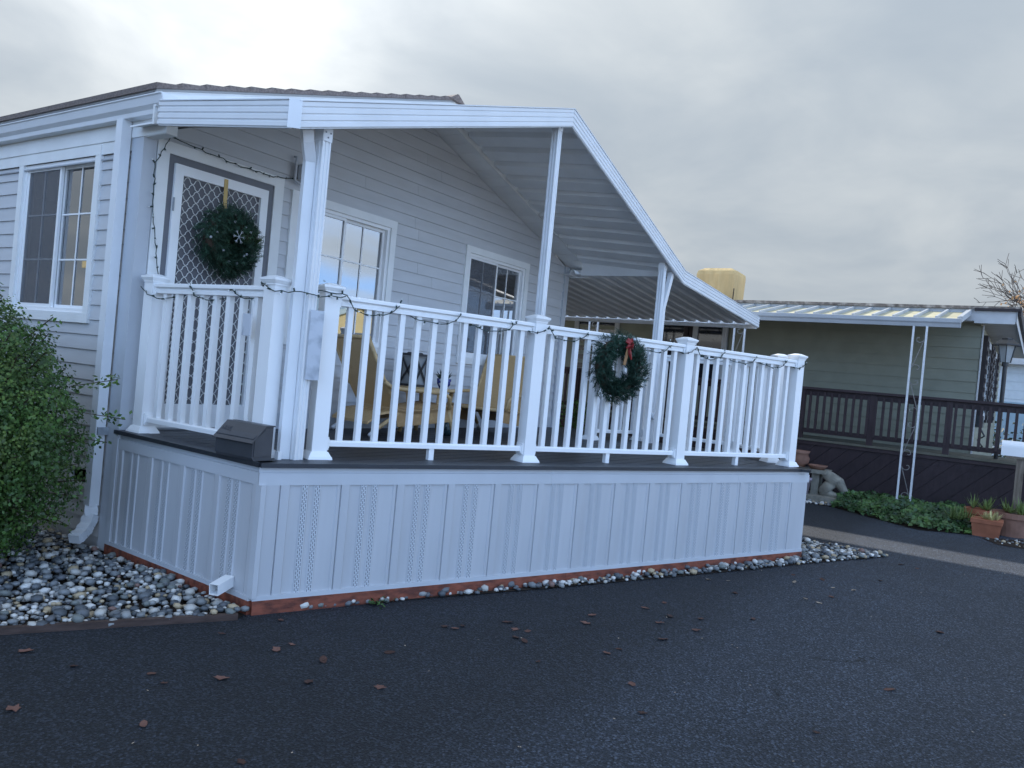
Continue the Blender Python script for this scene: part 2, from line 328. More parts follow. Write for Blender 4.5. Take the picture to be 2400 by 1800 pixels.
def weave_mat():
    m, n, l, b = special('woven_rattan')
    tc = n.new('ShaderNodeTexCoord')
    w1 = n.new('ShaderNodeTexWave'); w1.wave_type = 'BANDS'; w1.bands_direction = 'Y'; w1.inputs['Scale'].default_value = 24; w1.inputs['Distortion'].default_value = 1.5
    w2 = n.new('ShaderNodeTexWave'); w2.wave_type = 'BANDS'; w2.bands_direction = 'Z'; w2.inputs['Scale'].default_value = 34; w2.inputs['Distortion'].default_value = 2.5
    w2.inputs['Detail'].default_value = 3
    l.new(tc.outputs['Object'], w1.inputs[0]); l.new(tc.outputs['Object'], w2.inputs[0])
    mx = n.new('ShaderNodeMath'); mx.operation = 'MULTIPLY'; l.new(w1.outputs['Fac'], mx.inputs[0]); l.new(w2.outputs['Fac'], mx.inputs[1])
    cr = n.new('ShaderNodeValToRGB'); l.new(mx.outputs[0], cr.inputs[0])
    e = cr.color_ramp.elements; e[0].position = 0.02; e[0].color = (0.42, 0.26, 0.12, 1); e[1].position = 0.5; e[1].color = (0.74, 0.50, 0.24, 1)
    l.new(cr.outputs[0], b.inputs['Base Color']); b.inputs['Roughness'].default_value = 0.5
    bp = n.new('ShaderNodeBump'); bp.inputs['Strength'].default_value = 0.4; bp.inputs['Distance'].default_value = 0.003
    l.new(mx.outputs[0], bp.inputs['Height']); l.new(bp.outputs[0], b.inputs['Normal'])
    return m
RATTAN = weave_mat()

def talavera_mat():
    m, n, l, b = special('blue_white_glaze')
    tc = n.new('ShaderNodeTexCoord')
    w = n.new('ShaderNodeTexVoronoi'); w.inputs['Scale'].default_value = 22; l.new(tc.outputs['Object'], w.inputs[0])
    cr = n.new('ShaderNodeValToRGB'); cr.color_ramp.interpolation = 'CONSTANT'; l.new(w.outputs['Distance'], cr.inputs[0])
    e = cr.color_ramp.elements; e[0].color = (0.55, 0.57, 0.62, 1); e[1].position = 0.36; e[1].color = (0.03, 0.05, 0.24, 1)
    l.new(cr.outputs[0], b.inputs['Base Color']); b.inputs['Roughness'].default_value = 0.2
    return m
TALAV = talavera_mat()

# ------------------------------------------------------------------ mesh building helpers
V = Vector
class MB:
    def __init__(s): s.v = []; s.f = []; s.smooth = False
    def add(s, vs, fs):
        k = len(s.v); s.v.extend(V(p) for p in vs); s.f.extend(tuple(i + k for i in f) for f in fs); return s
    def hexa(s, p):      # p: 4 bottom (ccw) + 4 top
        return s.add(p, [(3, 2, 1, 0), (4, 5, 6, 7), (0, 1, 5, 4), (1, 2, 6, 5), (2, 3, 7, 6), (3, 0, 4, 7)])
    def box(s, a, b):
        x0, y0, z0 = a; x1, y1, z1 = b
        return s.hexa([(x0, y0, z0), (x1, y0, z0), (x1, y1, z0), (x0, y1, z0), (x0, y0, z1), (x1, y0, z1), (x1, y1, z1), (x0, y1, z1)])
    def cbox(s, c, sx, sy, sz, rz=0.0):      # centre of base, rotated about z
        c = V(c); ca, sa = math.cos(rz), math.sin(rz)
        P = []
        for z in (0, sz):
            for x, y in ((-sx / 2, -sy / 2), (sx / 2, -sy / 2), (sx / 2, sy / 2), (-sx / 2, sy / 2)):
                P.append((c.x + x * ca - y * sa, c.y + x * sa + y * ca, c.z + z))
        return s.hexa(P)
    def taper(s, c, w0, w1, h, rz=0.0):
        c = V(c); ca, sa = math.cos(rz), math.sin(rz); P = []
        for z, w in ((0, w0), (h, w1)):
            for x, y in ((-1, -1), (1, -1), (1, 1), (-1, 1)):
                x *= w / 2; y *= w / 2
                P.append((c.x + x * ca - y * sa, c.y + x * sa + y * ca, c.z + z))
        return s.hexa(P)
    def bar(s, a, b, w, h, up=(0, 0, 1)):     # rectangular bar from a to b; w sideways, h along up
        a = V(a); b = V(b); d = (b - a).normalized(); u = V(up); sd = d.cross(u)
        if sd.length < 1e-5: sd = d.cross(V((1, 0, 0)))
        sd.normalize(); u = sd.cross(d).normalized()
        o = [(-w / 2, -h / 2), (w / 2, -h / 2), (w / 2, h / 2), (-w / 2, h / 2)]
        return s.hexa([a + sd * x + u * y for x, y in o] + [b + sd * x + u * y for x, y in o])
    def extr(s, prof, a, b, ux, uy):          # closed profile [(x,y)] in axes ux,uy swept a->b
        a = V(a); b = V(b); ux = V(ux); uy = V(uy); n = len(prof)
        P = [a + ux * x + uy * y for x, y in prof] + [b + ux * x + uy * y for x, y in prof]
        return s.add(P, [(i, (i + 1) % n, n + (i + 1) % n, n + i) for i in range(n)] + [tuple(reversed(range(n))), tuple(range(n, 2 * n))])
    def tube(s, pts, r, k=6, cap=True):
        pts = [V(p) for p in pts]; n = len(pts); rs = r if isinstance(r, (list, tuple)) else [r] * n
        d0 = (pts[1] - pts[0]).normalized(); u = d0.orthogonal().normalized(); P = []
        for i, p in enumerate(pts):
            d = (pts[min(i + 1, n - 1)] - pts[max(i - 1, 0)])
            if d.length < 1e-9: d = d0.copy()
            d.normalize(); u = (u - d * u.dot(d))
            if u.length < 1e-6: u = d.orthogonal()
            u.normalize(); w = d.cross(u)
            for j in range(k):
                t = 2 * math.pi * j / k; P.append(p + (u * math.cos(t) + w * math.sin(t)) * rs[i])
        F = [(i * k + j, i * k + (j + 1) % k, (i + 1) * k + (j + 1) % k, (i + 1) * k + j) for i in range(n - 1) for j in range(k)]
        if cap: F += [tuple(reversed(range(k))), tuple(range((n - 1) * k, n * k))]
        return s.add(P, F)
    def lathe(s, c, prof, k=20):              # prof [(r,z)]
        c = V(c); n = len(prof)
        P = [c + V((r * math.cos(2 * math.pi * j / k), r * math.sin(2 * math.pi * j / k), z)) for r, z in prof for j in range(k)]
        F = [(i * k + j, i * k + (j + 1) % k, (i + 1) * k + (j + 1) % k, (i + 1) * k + j) for i in range(n - 1) for j in range(k)]
        F += [tuple(reversed(range(k))), tuple(range((n - 1) * k, n * k))]
        return s.add(P, F)
    def ball(s, c, r, k=8, sc=(1, 1, 1)):
        c = V(c); P = [c + V((0, 0, -r * sc[2]))]; m = k // 2
        for i in range(1, m):
            t = -math.pi / 2 + math.pi * i / m
            for j in range(k):
                a = 2 * math.pi * j / k
                P.append(c + V((r * sc[0] * math.cos(t) * math.cos(a), r * sc[1] * math.cos(t) * math.sin(a), r * sc[2] * math.sin(t))))
        P.append(c + V((0, 0, r * sc[2]))); F = []
        for j in range(k): F.append((0, 1 + (j + 1) % k, 1 + j))
        for i in range(m - 2):
            for j in range(k):
                a = 1 + i * k + j; b2 = 1 + i * k + (j + 1) % k; F.append((a, b2, b2 + k, a + k))
        t = len(P) - 1
        for j in range(k): F.append((t, t - k + j, t - k + (j + 1) % k))
        return s.add(P, F)

def mesh_of(name, mb, m, off=V((0, 0, 0)), smooth=False):
    me = bpy.data.meshes.new(name)
    me.from_pydata([tuple(p - off) for p in mb.v], [], mb.f)
    me.materials.append(m)
    if smooth or mb.smooth: me.polygons.foreach_set('use_smooth', [True] * len(me.polygons))
    me.update()
    return me
def origin(o):
    return V(o['_o']) if o and '_o' in o else V((0, 0, 0))
def put(name, mb, m, parent=None, smooth=False, label=None, kind=None):
    """one mesh object from world-space geometry, child of parent"""
    off = origin(parent)
    o = bpy.data.objects.new(name, mesh_of(name, mb, m, off, smooth))
    COL.objects.link(o)
    if parent: o.parent = parent; o['_o'] = tuple(off)
    if label: o['label'] = label
    if kind: o['kind'] = kind
    return o
def inst(name, me, parent, loc, rz=0.0, sc=None, rot=None):
    o = bpy.data.objects.new(name, me); COL.objects.link(o)
    if parent: o.parent = parent; o['_o'] = tuple(origin(parent))
    o.location = V(loc) - origin(parent)
    o.rotation_euler = rot if rot else (0, 0, rz)
    if sc: o.scale = sc
    return o
def thing(name, label, cat, loc=(0, 0, 0), group=None):
    o = bpy.data.objects.new(name, None); COL.objects.link(o); o.location = loc; o['_o'] = tuple(loc)
    o.empty_display_size = 0.2; o['label'] = label; o['category'] = cat
    if group: o['group'] = group
    return o
def tag(o, label, cat, group=None):
    o['label'] = label; o['category'] = cat
    if group: o['group'] = group
    return o
def struct(name, mb, m):
    o = put(name, mb, m); o['kind'] = 'structure'; return o

# ------------------------------------------------------------------ ground
g = MB(); g.add([(-400, -400, -0.03), (400, -400, -0.03), (400, 400, -0.03), (-400, 400, -0.03)], [(0, 1, 2, 3)])
struct('ground', g, mat('dull_ground', (0.10, 0.10, 0.075), 0.95, 0.1, 0.3, 0.5))
g = MB(); g.add([(-25, -22, 0), (45, -22, 0), (45, 26, 0), (-25, 26, 0)], [(0, 1, 2, 3)])
road = struct('road', g, ASPH)

g = MB(); g.add([(-60, -90, 0.01), (90, -90, 0.01), (90, -9.2, 0.01), (-60, -9.2, 0.01)], [(0, 1, 2, 3)])
struct('unseen_bounce_ground', g, mat('pale_bounce_ground', (0.42, 0.40, 0.36), 0.85, 0.25, 0.15, 0.8, 0.2, 40))  # unseen pale sheet added behind the camera to bounce light onto the porch
DZ = 0.91           # deck top
HW = 6.11           # house width
SL = 0.314          # roof slope
ZE = 3.10           # soffit height at the wall corners

# ------------------------------------------------------------------ the house
house = thing('manufactured_house', 'light grey lap-sided gable house behind the covered porch', 'house', (0, 0, 0))
c = MB()
prof = [(0.03, 0), (HW - 0.03, 0), (HW - 0.03, ZE), (HW / 2, ZE + SL * HW / 2), (0.03, ZE)]
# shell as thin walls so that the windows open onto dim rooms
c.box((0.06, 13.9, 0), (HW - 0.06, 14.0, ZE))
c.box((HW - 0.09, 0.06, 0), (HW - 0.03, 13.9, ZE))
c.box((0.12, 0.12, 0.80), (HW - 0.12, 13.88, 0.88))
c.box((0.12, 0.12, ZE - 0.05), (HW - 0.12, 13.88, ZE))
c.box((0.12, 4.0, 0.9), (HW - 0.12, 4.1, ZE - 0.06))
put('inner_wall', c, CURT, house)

WIN = [(1.336, 2.668, 1.65, 2.985), (3.831, 5.142, 1.647, 2.98)]      # gable windows (outer casing)
DOOR = (0.08, 1.235, DZ, 3.05)
LWIN = (0.535, 1.815, 1.66, 3.015)                                     # window on the side wall (y range)
LVENT = (0.30, 0.62, 0.42, 0.60)

def lap_wall(place, u0, u1, zb, zt, h, openings, limits=None, seams=()):
    """one board object per course; place(u, z, d) -> world point"""
    k = 0; z0 = zb; boards = []
    while z0 < zt - 1e-6:
        z1 = min(z0 + h, zt); groups = []
        cuts = sorted({z0, z1} | {z for o in openings for z in (o[2] + 0.04, o[3] - 0.04) if z0 < z < z1})
        for za, zc in zip(cuts[:-1], cuts[1:]):
            mid = (za + zc) / 2
            iv = [(u0, u1)]
            for o in openings:
                if o[2] + 0.04 <= mid <= o[3] - 0.04:
                    nv = []
                    for a, b in iv:
                        lo, hi = o[0] + 0.04, o[1] - 0.04
                        if hi <= a or lo >= b: nv.append((a, b)); continue
                        if lo > a: nv.append((a, lo))
                        if hi < b: nv.append((hi, b))
                    iv = nv
            if seams:
                s = seams[k % len(seams)]; nv = []
                for a, b in iv:
                    if s and a + 0.15 < s < b - 0.15: nv += [(a, s - 0.0012), (s + 0.0012, b)]
                    else: nv.append((a, b))
                iv = nv
            for a, b in iv:
                la = limits(za) if limits else (u0, u1); lb = limits(zc) if limits else (u0, u1)
                a0, b0 = max(a, la[0]), min(b, la[1]); a1, b1 = max(a, lb[0]), min(b, lb[1])
                if b0 - a0 < 0.01: continue
                if b1 < a1: a1 = b1 = (a1 + b1) / 2
                da = 0.016 - 0.013 * (za - z0) / h; dc = 0.016 - 0.013 * (zc - z0) / h
                hx = [place(a0, za, da), place(b0, za, da), place(b0, za, -0.004), place(a0, za, -0.004),
                      place(a1, zc, dc), place(b1, zc, dc), place(b1, zc, -0.004), place(a1, zc, -0.004)]
                for gq in groups:                  # pieces of one board that touch stay together
                    if any(a0 < hi - 1e-4 and b0 > lo + 1e-4 for lo, hi, _ in gq): gq.append((a0, b0, hx)); break
                else: groups.append([(a0, b0, hx)])
        for gq in groups:
            mb = MB()
            for _, _, hx in gq: mb.hexa(hx)
            boards.append(put('siding_board', mb, SIDING, house))
        z0 = z1; k += 1
    return boards
PG = lambda u, z, d: V((u, -d, z))       # gable wall (faces -y)
PL = lambda u, z, d: V((-d, u, z))       # side wall (faces -x)
glim = lambda z: (0.0, HW) if z <= ZE else ((z - ZE) / SL, HW - (z - ZE) / SL)
lap_wall(PG, 0.075, HW - 0.07, DZ + 0.14, ZE + SL * HW / 2 - 0.01, 0.1136, WIN + [DOOR], glim,
         seams=(2.95, None, 3.3, 3.05, None, 0.9, 3.02, 2.95, None, 2.2))
lap_wall(PL, 0.10, 9.0, 0.10, ZE - 0.02, 0.1136, [LWIN, LVENT], None, seams=(3.5, None, 2.4, None, 4.0))

t = MB(); t.box((0.02, -0.02, DZ + 0.002), (HW - 0.02, 0.0, DZ + 0.142)); put('base_board', t, CTRIM, house)
t = MB(); t.box((-0.03, -0.028, 0.02), (0.072, 0.0, ZE)); t.box((-0.026, 0.0005, 0.02), (0.0, 0.125, ZE - 0.002))
put('corner_trim', t, CTRIM, house)
t = MB(); t.box((HW - 0.075, -0.028, 0.02), (HW + 0.03, 0.0, ZE)); t.box((HW, 0.0005, 0.02), (HW + 0.028, 0.12, ZE - 0.002))
put('corner_trim', t, CTRIM, house)
t = MB(); t.box((HW - 0.028, 0.03, 0.0), (HW - 0.002, 13.9, ZE)); put('side_wall', t, SIDING, house)
t = MB(); t.box((0.02, 8.9, 0), (0.08, 13.9, ZE)); t.box((0.004, 0.13, 0.0), (0.03, 9.0, 0.098)); put('side_wall', t, SIDING, house)

def window(place, o, screen=0, name='window'):
    u0, u1, z0, z1 = o; cw = 0.075
    def rect(mb, a, b, za, zb, d0, d1):
        p = [place(a, za, d1), place(b, za, d1), place(b, za, d0), place(a, za, d0)]
        q = [place(a, zb, d1), place(b, zb, d1), place(b, zb, d0), place(a, zb, d0)]
        mb.hexa(p + q)
    mb = MB()
    rect(mb, u0, u1, z1 - cw, z1, -0.01, 0.032); rect(mb, u0, u1, z0, z0 + cw, -0.01, 0.032)
    rect(mb, u0, u0 + cw, z0 + cw, z1 - cw, -0.01, 0.030); rect(mb, u1 - cw, u1, z0 + cw, z1 - cw, -0.01, 0.030)
    w = put(name, mb, TRIM, house)
    a, b, za, zb = u0 + cw, u1 - cw, z0 + cw, z1 - cw
    mb = MB(); fw = 0.032
    rect(mb, a, b, zb - fw, zb, -0.06, 0.012); rect(mb, a, b, za, za + fw, -0.06, 0.012)
    rect(mb, a, a + fw, za + fw, zb - fw, -0.06, 0.010); rect(mb, b - fw, b, za + fw, zb - fw, -0.06, 0.010)
    put('frame', mb, WHITE, w)
    a += fw; b -= fw; za += fw; zb -= fw; mid = (a + b) / 2
    for side, (p, q), d in ((0, (a, mid + 0.012), 0.0 if screen != 1 else -0.03), (1, (mid - 0.012, b), -0.03 if screen != 1 else 0.0)):
        sw = 0.026; mb = MB()
        rect(mb, p, q, zb - sw, zb, d - 0.024, d); rect(mb, p, q, za, za + sw, d - 0.024, d)
        rect(mb, p, p + sw, za + sw, zb - sw, d - 0.024, d - 0.001); rect(mb, q - sw, q, za + sw, zb - sw, d - 0.024, d - 0.001)
        put('sash', mb, WHITE, w)
        pp, qq, zc, zd = p + sw, q - sw, za + sw, zb - sw
        mb = MB(); mb.add([place(pp, zc, d - 0.014), place(qq, zc, d - 0.014), place(qq, zd, d - 0.014), place(pp, zd, d - 0.014)], [(0, 1, 2, 3) if place is PG else (3, 2, 1, 0)]); put('pane', mb, GLASS, w)
        mw = 0.013
        mb = MB(); m2 = (pp + qq) / 2; rect(mb, m2 - mw / 2, m2 + mw / 2, zc, zd, d - 0.0115, d - 0.006); put('muntin', mb, WHITE, w)
        for k in (1, 2):
            zz = zc + (zd - zc) * k / 3
            mb = MB(); rect(mb, pp, qq, zz - mw / 2, zz + mw / 2, d - 0.0110, d - 0.0065); put('muntin', mb, WHITE, w)
        if side == screen:
            mb = MB(); rect(mb, pp - 0.01, qq + 0.005, zc, zd, d - 0.0035, d - 0.0025); put('screen', mb, INSECT, w)
    return w
window(PG, WIN[0], None); window(PG, WIN[1]); window(PL, LWIN, 1)
# low foundation vent in the side wall
mb = MB(); mb.box((-0.02, LVENT[0], LVENT[2]), (0.0, LVENT[1], LVENT[2] + 0.03)); mb.box((-0.02, LVENT[0], LVENT[3] - 0.03), (0.0, LVENT[1], LVENT[3]))
mb.box((-0.019, LVENT[0], LVENT[2] + 0.03), (0.0, LVENT[0] + 0.03, LVENT[3] - 0.03)); mb.box((-0.019, LVENT[1] - 0.03, LVENT[2] + 0.03), (0.0, LVENT[1], LVENT[3] - 0.03))
put('foundation_vent', mb, TRIM, house)

# door
d = MB(); cw = 0.085
d.box((0.08, -0.034, DZ), (0.175, 0.02, 3.05)); d.box((1.14, -0.034, DZ), (1.235, 0.02, 3.05)); d.box((0.175, -0.033, 2.965), (1.14, 0.02, 3.05))
door = put('door', d, TRIM, house)
d = MB(); d.box((0.175, -0.022, DZ), (0.225, 0.03, 2.965)); d.box((1.075, -0.022, DZ), (1.14, 0.03, 2.965)); d.box((0.225, -0.0215, 2.905), (1.075, 0.03, 2.965))
put('jamb', d, DKGREY, door)
d = MB(); x0, x1, zt = 0.225, 1.075, 2.905
d.box((x0, -0.045, DZ + 0.02), (x0 + 0.07, -0.008, zt)); d.box((x1 - 0.07, -0.045, DZ + 0.02), (x1, -0.008, zt))
d.box((x0 + 0.07, -0.0445, zt - 0.075), (x1 - 0.07, -0.008, zt)); d.box((x0 + 0.07, -0.0445, DZ + 0.02), (x1 - 0.07, -0.008, DZ + 0.20))
put('screen_door_frame', d, WHITE, door)
d = MB(); d.box((x0 + 0.07, -0.016, DZ + 0.20), (x1 - 0.07, -0.012, zt - 0.075)); put('screen', d, SCREEN, door)
d = MB(); la, lb, za, zb = x0 + 0.07, x1 - 0.07, DZ + 0.20, zt - 0.075
cell_w, cell_h = 0.086, 0.088
def lat(sign, off):
    pts = []; n = int((zb - za) / 0.013)
    for i in range(n + 1):
        z = za + (zb - za) * i / n; ph = (z - za) / cell_h * 2 * math.pi
        u = off + sign * ((z - za) / cell_h * cell_w) + sign * 0.0065 * math.sin(2 * ph)
        pts.append((u, z))
    seg = []
    for u, z in pts:
        if la <= u <= lb: seg.append(V((u, -0.030 + 0.002 * sign, z)))
        else:
            if len(seg) > 1: d.tube(seg, 0.0034, 4)
            seg = []
    if len(seg) > 1: d.tube(seg, 0.0034, 4)
nn = int((zb - za) / cell_h) + 1
for i in range(-nn - 1, 12): lat(1, la + i * cell_w); 
for i in range(-1, 12 + nn + 2): lat(-1, la + i * cell_w)
put('lattice', d, LATT, door)
d = MB(); d.box((0.222, -0.055, 2.55), (0.232, -0.045, 2.65)); d.box((0.222, -0.055, 1.2), (0.232, -0.045, 1.3)); put('hinge', d, SILVERM, door)
# porch wall lamp bracket beside the door
d = MB(); d.tube([(1.32, -0.03, 3.26), (1.32, -0.06, 3.26), (1.32, -0.06, 3.06), (1.40, -0.06, 3.03)], 0.012, 6); d.lathe((1.40, -0.07, 3.06), [(0.02, 0), (0.055, 0.02), (0.06, 0.12), (0.03, 0.15)], 12)
put('wall_lamp', d, CTRIM, house)

# roof: two shingled slopes with butt edges, soffit boards, rake fascia
RT0 = 0.255                                  # soffit to shingle top
def roof_z(x): return ZE + SL * (min(x, HW - x))
roof = MB()
for s in (0, 1):
    xe, xa = (-0.13, HW / 2) if s == 0 else (HW + 0.13, HW / 2)
    z_e, z_a = roof_z(xe) + RT0 - 0.03, roof_z(xa) + RT0 - 0.03
    p = [(xe, -0.30, z_e), (xa, -0.30, z_a), (xa, 14.2, z_a), (xe, 14.2, z_e)]
    top = [(x, y, z + 0.03) for x, y, z in p]
    if s == 1: p.reverse(); top.reverse()
    roof.hexa(p + top)
roof = put('roof', roof, NFASC, house)
for s in (0, 1):
    n = 17
    for k in range(n):
        # one shingle course per object, thick at its lower edge
        x0 = (-0.15 + (HW / 2 + 0.15) * k / n); x1 = (-0.15 + (HW / 2 + 0.15) * (k + 1.1) / n)
        if k == n - 1: x1 = HW / 2
        z0 = roof_z(x0) + RT0; z1 = roof_z(x1) + RT0
        if s: x0, x1 = HW - x0, HW - x1
        mb = MB(); y = -0.325
        jit = 0.006 * rnd.random()
        P = [(x0, y - jit, z0 - 0.014), (x1, y - jit, z1 - 0.014), (x1, 14.25, z1), (x0, 14.25, z0 + 0.002)]
        Q = [(x0, y - jit, z0 + 0.028), (x1, y - jit, z1 + 0.010), (x1, 14.25, z1 + 0.010), (x0, 14.25, z0 + 0.028)]
        if s: P.reverse(); Q.reverse()
        mb.hexa(P + Q); put('shingle_course', mb, SHINGLE, roof)
mb = MB()
for s in (0, 1):
    x0, x1 = HW / 2 - 0.12, HW / 2 + 0.12
mb.hexa([(HW / 2 - 0.13, -0.34, roof_z(HW / 2 - 0.13) + RT0 + 0.012), (HW / 2 + 0.13, -0.34, roof_z(HW / 2 - 0.13) + RT0 + 0.012), (HW / 2 + 0.13, 14.26, roof_z(HW / 2 - 0.13) + RT0 + 0.012), (HW / 2 - 0.13, 14.26, roof_z(HW / 2 - 0.13) + RT0 + 0.012),
         (HW / 2 - 0.01, -0.34, roof_z(HW / 2) + RT0 + 0.045), (HW / 2 + 0.01, -0.34, roof_z(HW / 2) + RT0 + 0.045), (HW / 2 + 0.01, 14.26, roof_z(HW / 2) + RT0 + 0.045), (HW / 2 - 0.01, 14.26, roof_z(HW / 2) + RT0 + 0.045)])
put('ridge_cap', mb, SHINGLE, roof)
for s in (0, 1):
    mb = MB(); xe = -0.13; a = (xe, roof_z(xe)); b = (HW / 2, roof_z(HW / 2))
    def X(x): return HW - x if s else x
    P = [(X(a[0]), -0.30, a[1]), (X(b[0]), -0.30, b[1]), (X(b[0]), -0.28, b[1]), (X(a[0]), -0.28, a[1])]
    Q = [(x, y, z + RT0 - 0.032) for x, y, z in P]
    if s: P.reverse(); Q.reverse()
    mb.hexa(P + Q); put('rake_fascia', mb, TRIM, roof)
    mb = MB()
    P = [(X(a[0]), -0.312, a[1] + 0.12), (X(b[0]), -0.312, b[1] + 0.12), (X(b[0]), -0.3005, b[1] + 0.12), (X(a[0]), -0.3005, a[1] + 0.12)]
    Q = [(x, y, z + 0.085) for x, y, z in P]
    if s: P.reverse(); Q.reverse()
    mb.hexa(P + Q); put('drip_edge', mb, TRIM, roof)
    n = 20
    for k in range(n):          # soffit panels
        xa = xe + (HW / 2 - xe) * k / n + 0.003; xb = xe + (HW / 2 - xe) * (k + 1) / n - 0.003
        P = [(X(xa), -0.279, roof_z(xa) + 0.004), (X(xb), -0.279, roof_z(xb) + 0.004), (X(xb), -0.002, roof_z(xb) + 0.004), (X(xa), -0.002, roof_z(xa) + 0.004)]
        Q = [(x, y, z + 0.012) for x, y, z in P]
        if s: P.reverse(); Q.reverse()
        mb = MB(); mb.hexa(P + Q); put('soffit_panel', mb, PAN, roof)
# closing boards under the eaves
mb = MB(); mb.box((HW + 0.003, -0.28, roof_z(-0.13) - 0.01), (HW + 0.125, 14.0, roof_z(-0.13) + 0.005)); put('eave_soffit', mb, TRIM, roof)
mb = MB(); mb.box((-0.034, -0.302, roof_z(-0.13) - 0.03), (-0.006, 14.0, roof_z(-0.13) + 0.24)); put('eave_fascia', mb, TRIM, roof)
mb = MB(); mb.box((HW + 0.126, -0.302, roof_z(-0.13) - 0.04), (HW + 0.150, 14.0, roof_z(-0.13) + 0.2)); put('eave_fascia', mb, TRIM, roof)
mb = MB(); mb.box((-0.028, -0.297, ZE - 0.075), (0.055, -0.030, ZE + 0.14)); put('eave_return', mb, TRIM, roof)
mb = MB(); mb.box((-0.024, 0.126, ZE - 0.16), (-0.002, 9.0, ZE)); put('frieze_board', mb, TRIM, house)
# K-style gutter on the left eave
kp = [(0, 0), (0.07, 0), (0.075, 0.03), (0.10, 0.055), (0.115, 0.105), (0.125, 0.11), (0.125, 0.118), (0.112, 0.118), (0.108, 0.108), (0.092, 0.06), (0.065, 0.035), (0.062, 0.008), (0.006, 0.008), (0.006, 0.118), (0, 0.118)]
gz = roof_z(-0.13) + 0.085
mb = MB(); mb.extr(kp, (-0.035, -0.40, gz), (-0.035, 14.0, gz), (-1, 0, 0), (0, 0, 1))
mb.add([(-0.031 - x, -0.402, gz + y) for x, y in [(0, 0), (0.07, 0), (0.075, 0.03), (0.10, 0.055), (0.115, 0.105), (0.125, 0.118), (0, 0.118)]] , [(0, 1, 2, 3, 4, 5, 6)])
put('gutter', mb, WALU, house)
# house downspout
mb = MB(); y0 = 0.165
mb.box((-0.112, y0 - 0.040, 0.34), (-0.040, y0 + 0.040, gz + 0.004))
dsp = put('downspout', mb, WALU, house)
mb = MB()
el = [(-0.076, y0, 0.345), (-0.07, y0 - 0.005, 0.27), (-0.10, y0 - 0.02, 0.20), (-0.15, y0 - 0.045, 0.15), (-0.22, y0 - 0.08, 0.12)]
for i in range(len(el) - 1):
    a, b = V(el[i]), V(el[i + 1]); n = 3
    for j in range(n):
        mb.bar(a.lerp(b, j / n), a.lerp(b, (j + 1.08) / n), 0.082 + 0.006 * (j % 2), 0.064 + 0.006 * (j % 2), (0.45, 0.9, 0) if i == 0 else (0, 0, 1))
put('elbow', mb, WALU, dsp)
mb = MB(); mb.box((-0.104, y0 - 0.06, 0.86), (-0.028, y0 + 0.06, 0.915)); put('clamp', mb, SILVERM, dsp)
mb = MB(); mb.tube([(-0.02, 0.13, ZE - 0.20), (-0.02, 3.0, ZE - 0.20), (-0.02, 8.0, ZE - 0.205)], 0.008, 6); put('conduit', mb, CTRIM, house)

# ------------------------------------------------------------------ the deck
D0 = V((-0.093, -1.704, 0)); D1 = V((5.04, -3.628, 0)); D2 = V((5.93, -2.70, 0)); D3 = V((5.93, -1.30, 0)); D4 = V((6.45, -1.30, 0)); D5 = V((6.45, 0, 0)); D6 = V((-0.02, 0, 0))
DECK = [D0, D1, D2, D3, D4, D5, D6]
FD = (D1 - D0).normalized(); FN = V((FD.y, -FD.x, 0))          # FN points out of the front
LD = (D6 - D0).normalized(); LN = V((-LD.y, LD.x, 0))          # LN points out of the left side
FA = math.atan2(FD.y, FD.x); LA = math.atan2(LD.y, LD.x)
deck = thing('porch_deck', 'raised deck with grey vented skirting and charcoal boards in front of the grey house', 'deck', (2.5, -1.5, 0))
def clip_x(y):
    xs = []
    n = len(DECK)
    for i in range(n):
        a, b = DECK[i], DECK[(i + 1) % n]
        if (a.y - y) * (b.y - y) < 0: xs.append(a.x + (b.x - a.x) * (y - a.y) / (b.y - a.y))
    return sorted(xs)
bw = 0.137; y = -0.004
while y > -3.6:
    ya, yb = y, y - bw + 0.008
    xa, xb = clip_x(ya), clip_x(yb)
    if len(xa) >= 2:
        if len(xb) < 2: xb = [xa[0] + 0.0, xa[0] + 0.01]; 
        l0, r0, l1, r1 = xa[0] + 0.01, xa[-1] - 0.01, xb[0] + 0.01, xb[-1] - 0.01
        if r0 - l0 > 0.05:
            mb = MB()
            if ya <= 0 and yb > -1.31 and ya > -1.30: r1 = r0
            mb.hexa([(l1, yb, DZ - 0.024), (r1, yb, DZ - 0.024), (r0, ya, DZ - 0.024), (l0, ya, DZ - 0.024), (l1, yb, DZ), (r1, yb, DZ), (r0, ya, DZ), (l0, ya, DZ)])
            put('deck_board', mb, DECKB, deck)
    y -= bw
def edge_boards(a, b, nrm, ends=(0, 0)):
    t = (b - a).normalized(); L = (b - a).length; cuts = [0.0]
    while cuts[-1] + 2.6 < L: cuts.append(cuts[-1] + 2.2)
    cuts.append(L)
    for s0, s1 in zip(cuts[:-1], cuts[1:]):
        p, q = a + t * (s0 + (0.0015 if s0 > 0 else -ends[0])), a + t * (s1 + (0 if s1 < L - 1e-6 else ends[1]))
        mb = MB(); mb.bar(p - nrm * 0.035 + V((0, 0, DZ - 0.0115)), q - nrm * 0.035 + V((0, 0, DZ - 0.0115)), 0.135, 0.027); put('nosing_board', mb, DECKB, deck)
        mb = MB(); mb.bar(p - nrm * 0.004 + V((0, 0, DZ - 0.042)), q - nrm * 0.004 + V((0, 0, DZ - 0.042)), 0.02, 0.030); put('trim_rail', mb, SKTRIM, deck)
        mb = MB(); mb.bar(p + nrm * 0.004 + V((0, 0, DZ - 0.0955)), q + nrm * 0.004 + V((0, 0, DZ - 0.0955)), 0.022, 0.075); put('trim_board', mb, SKTRIM, deck)
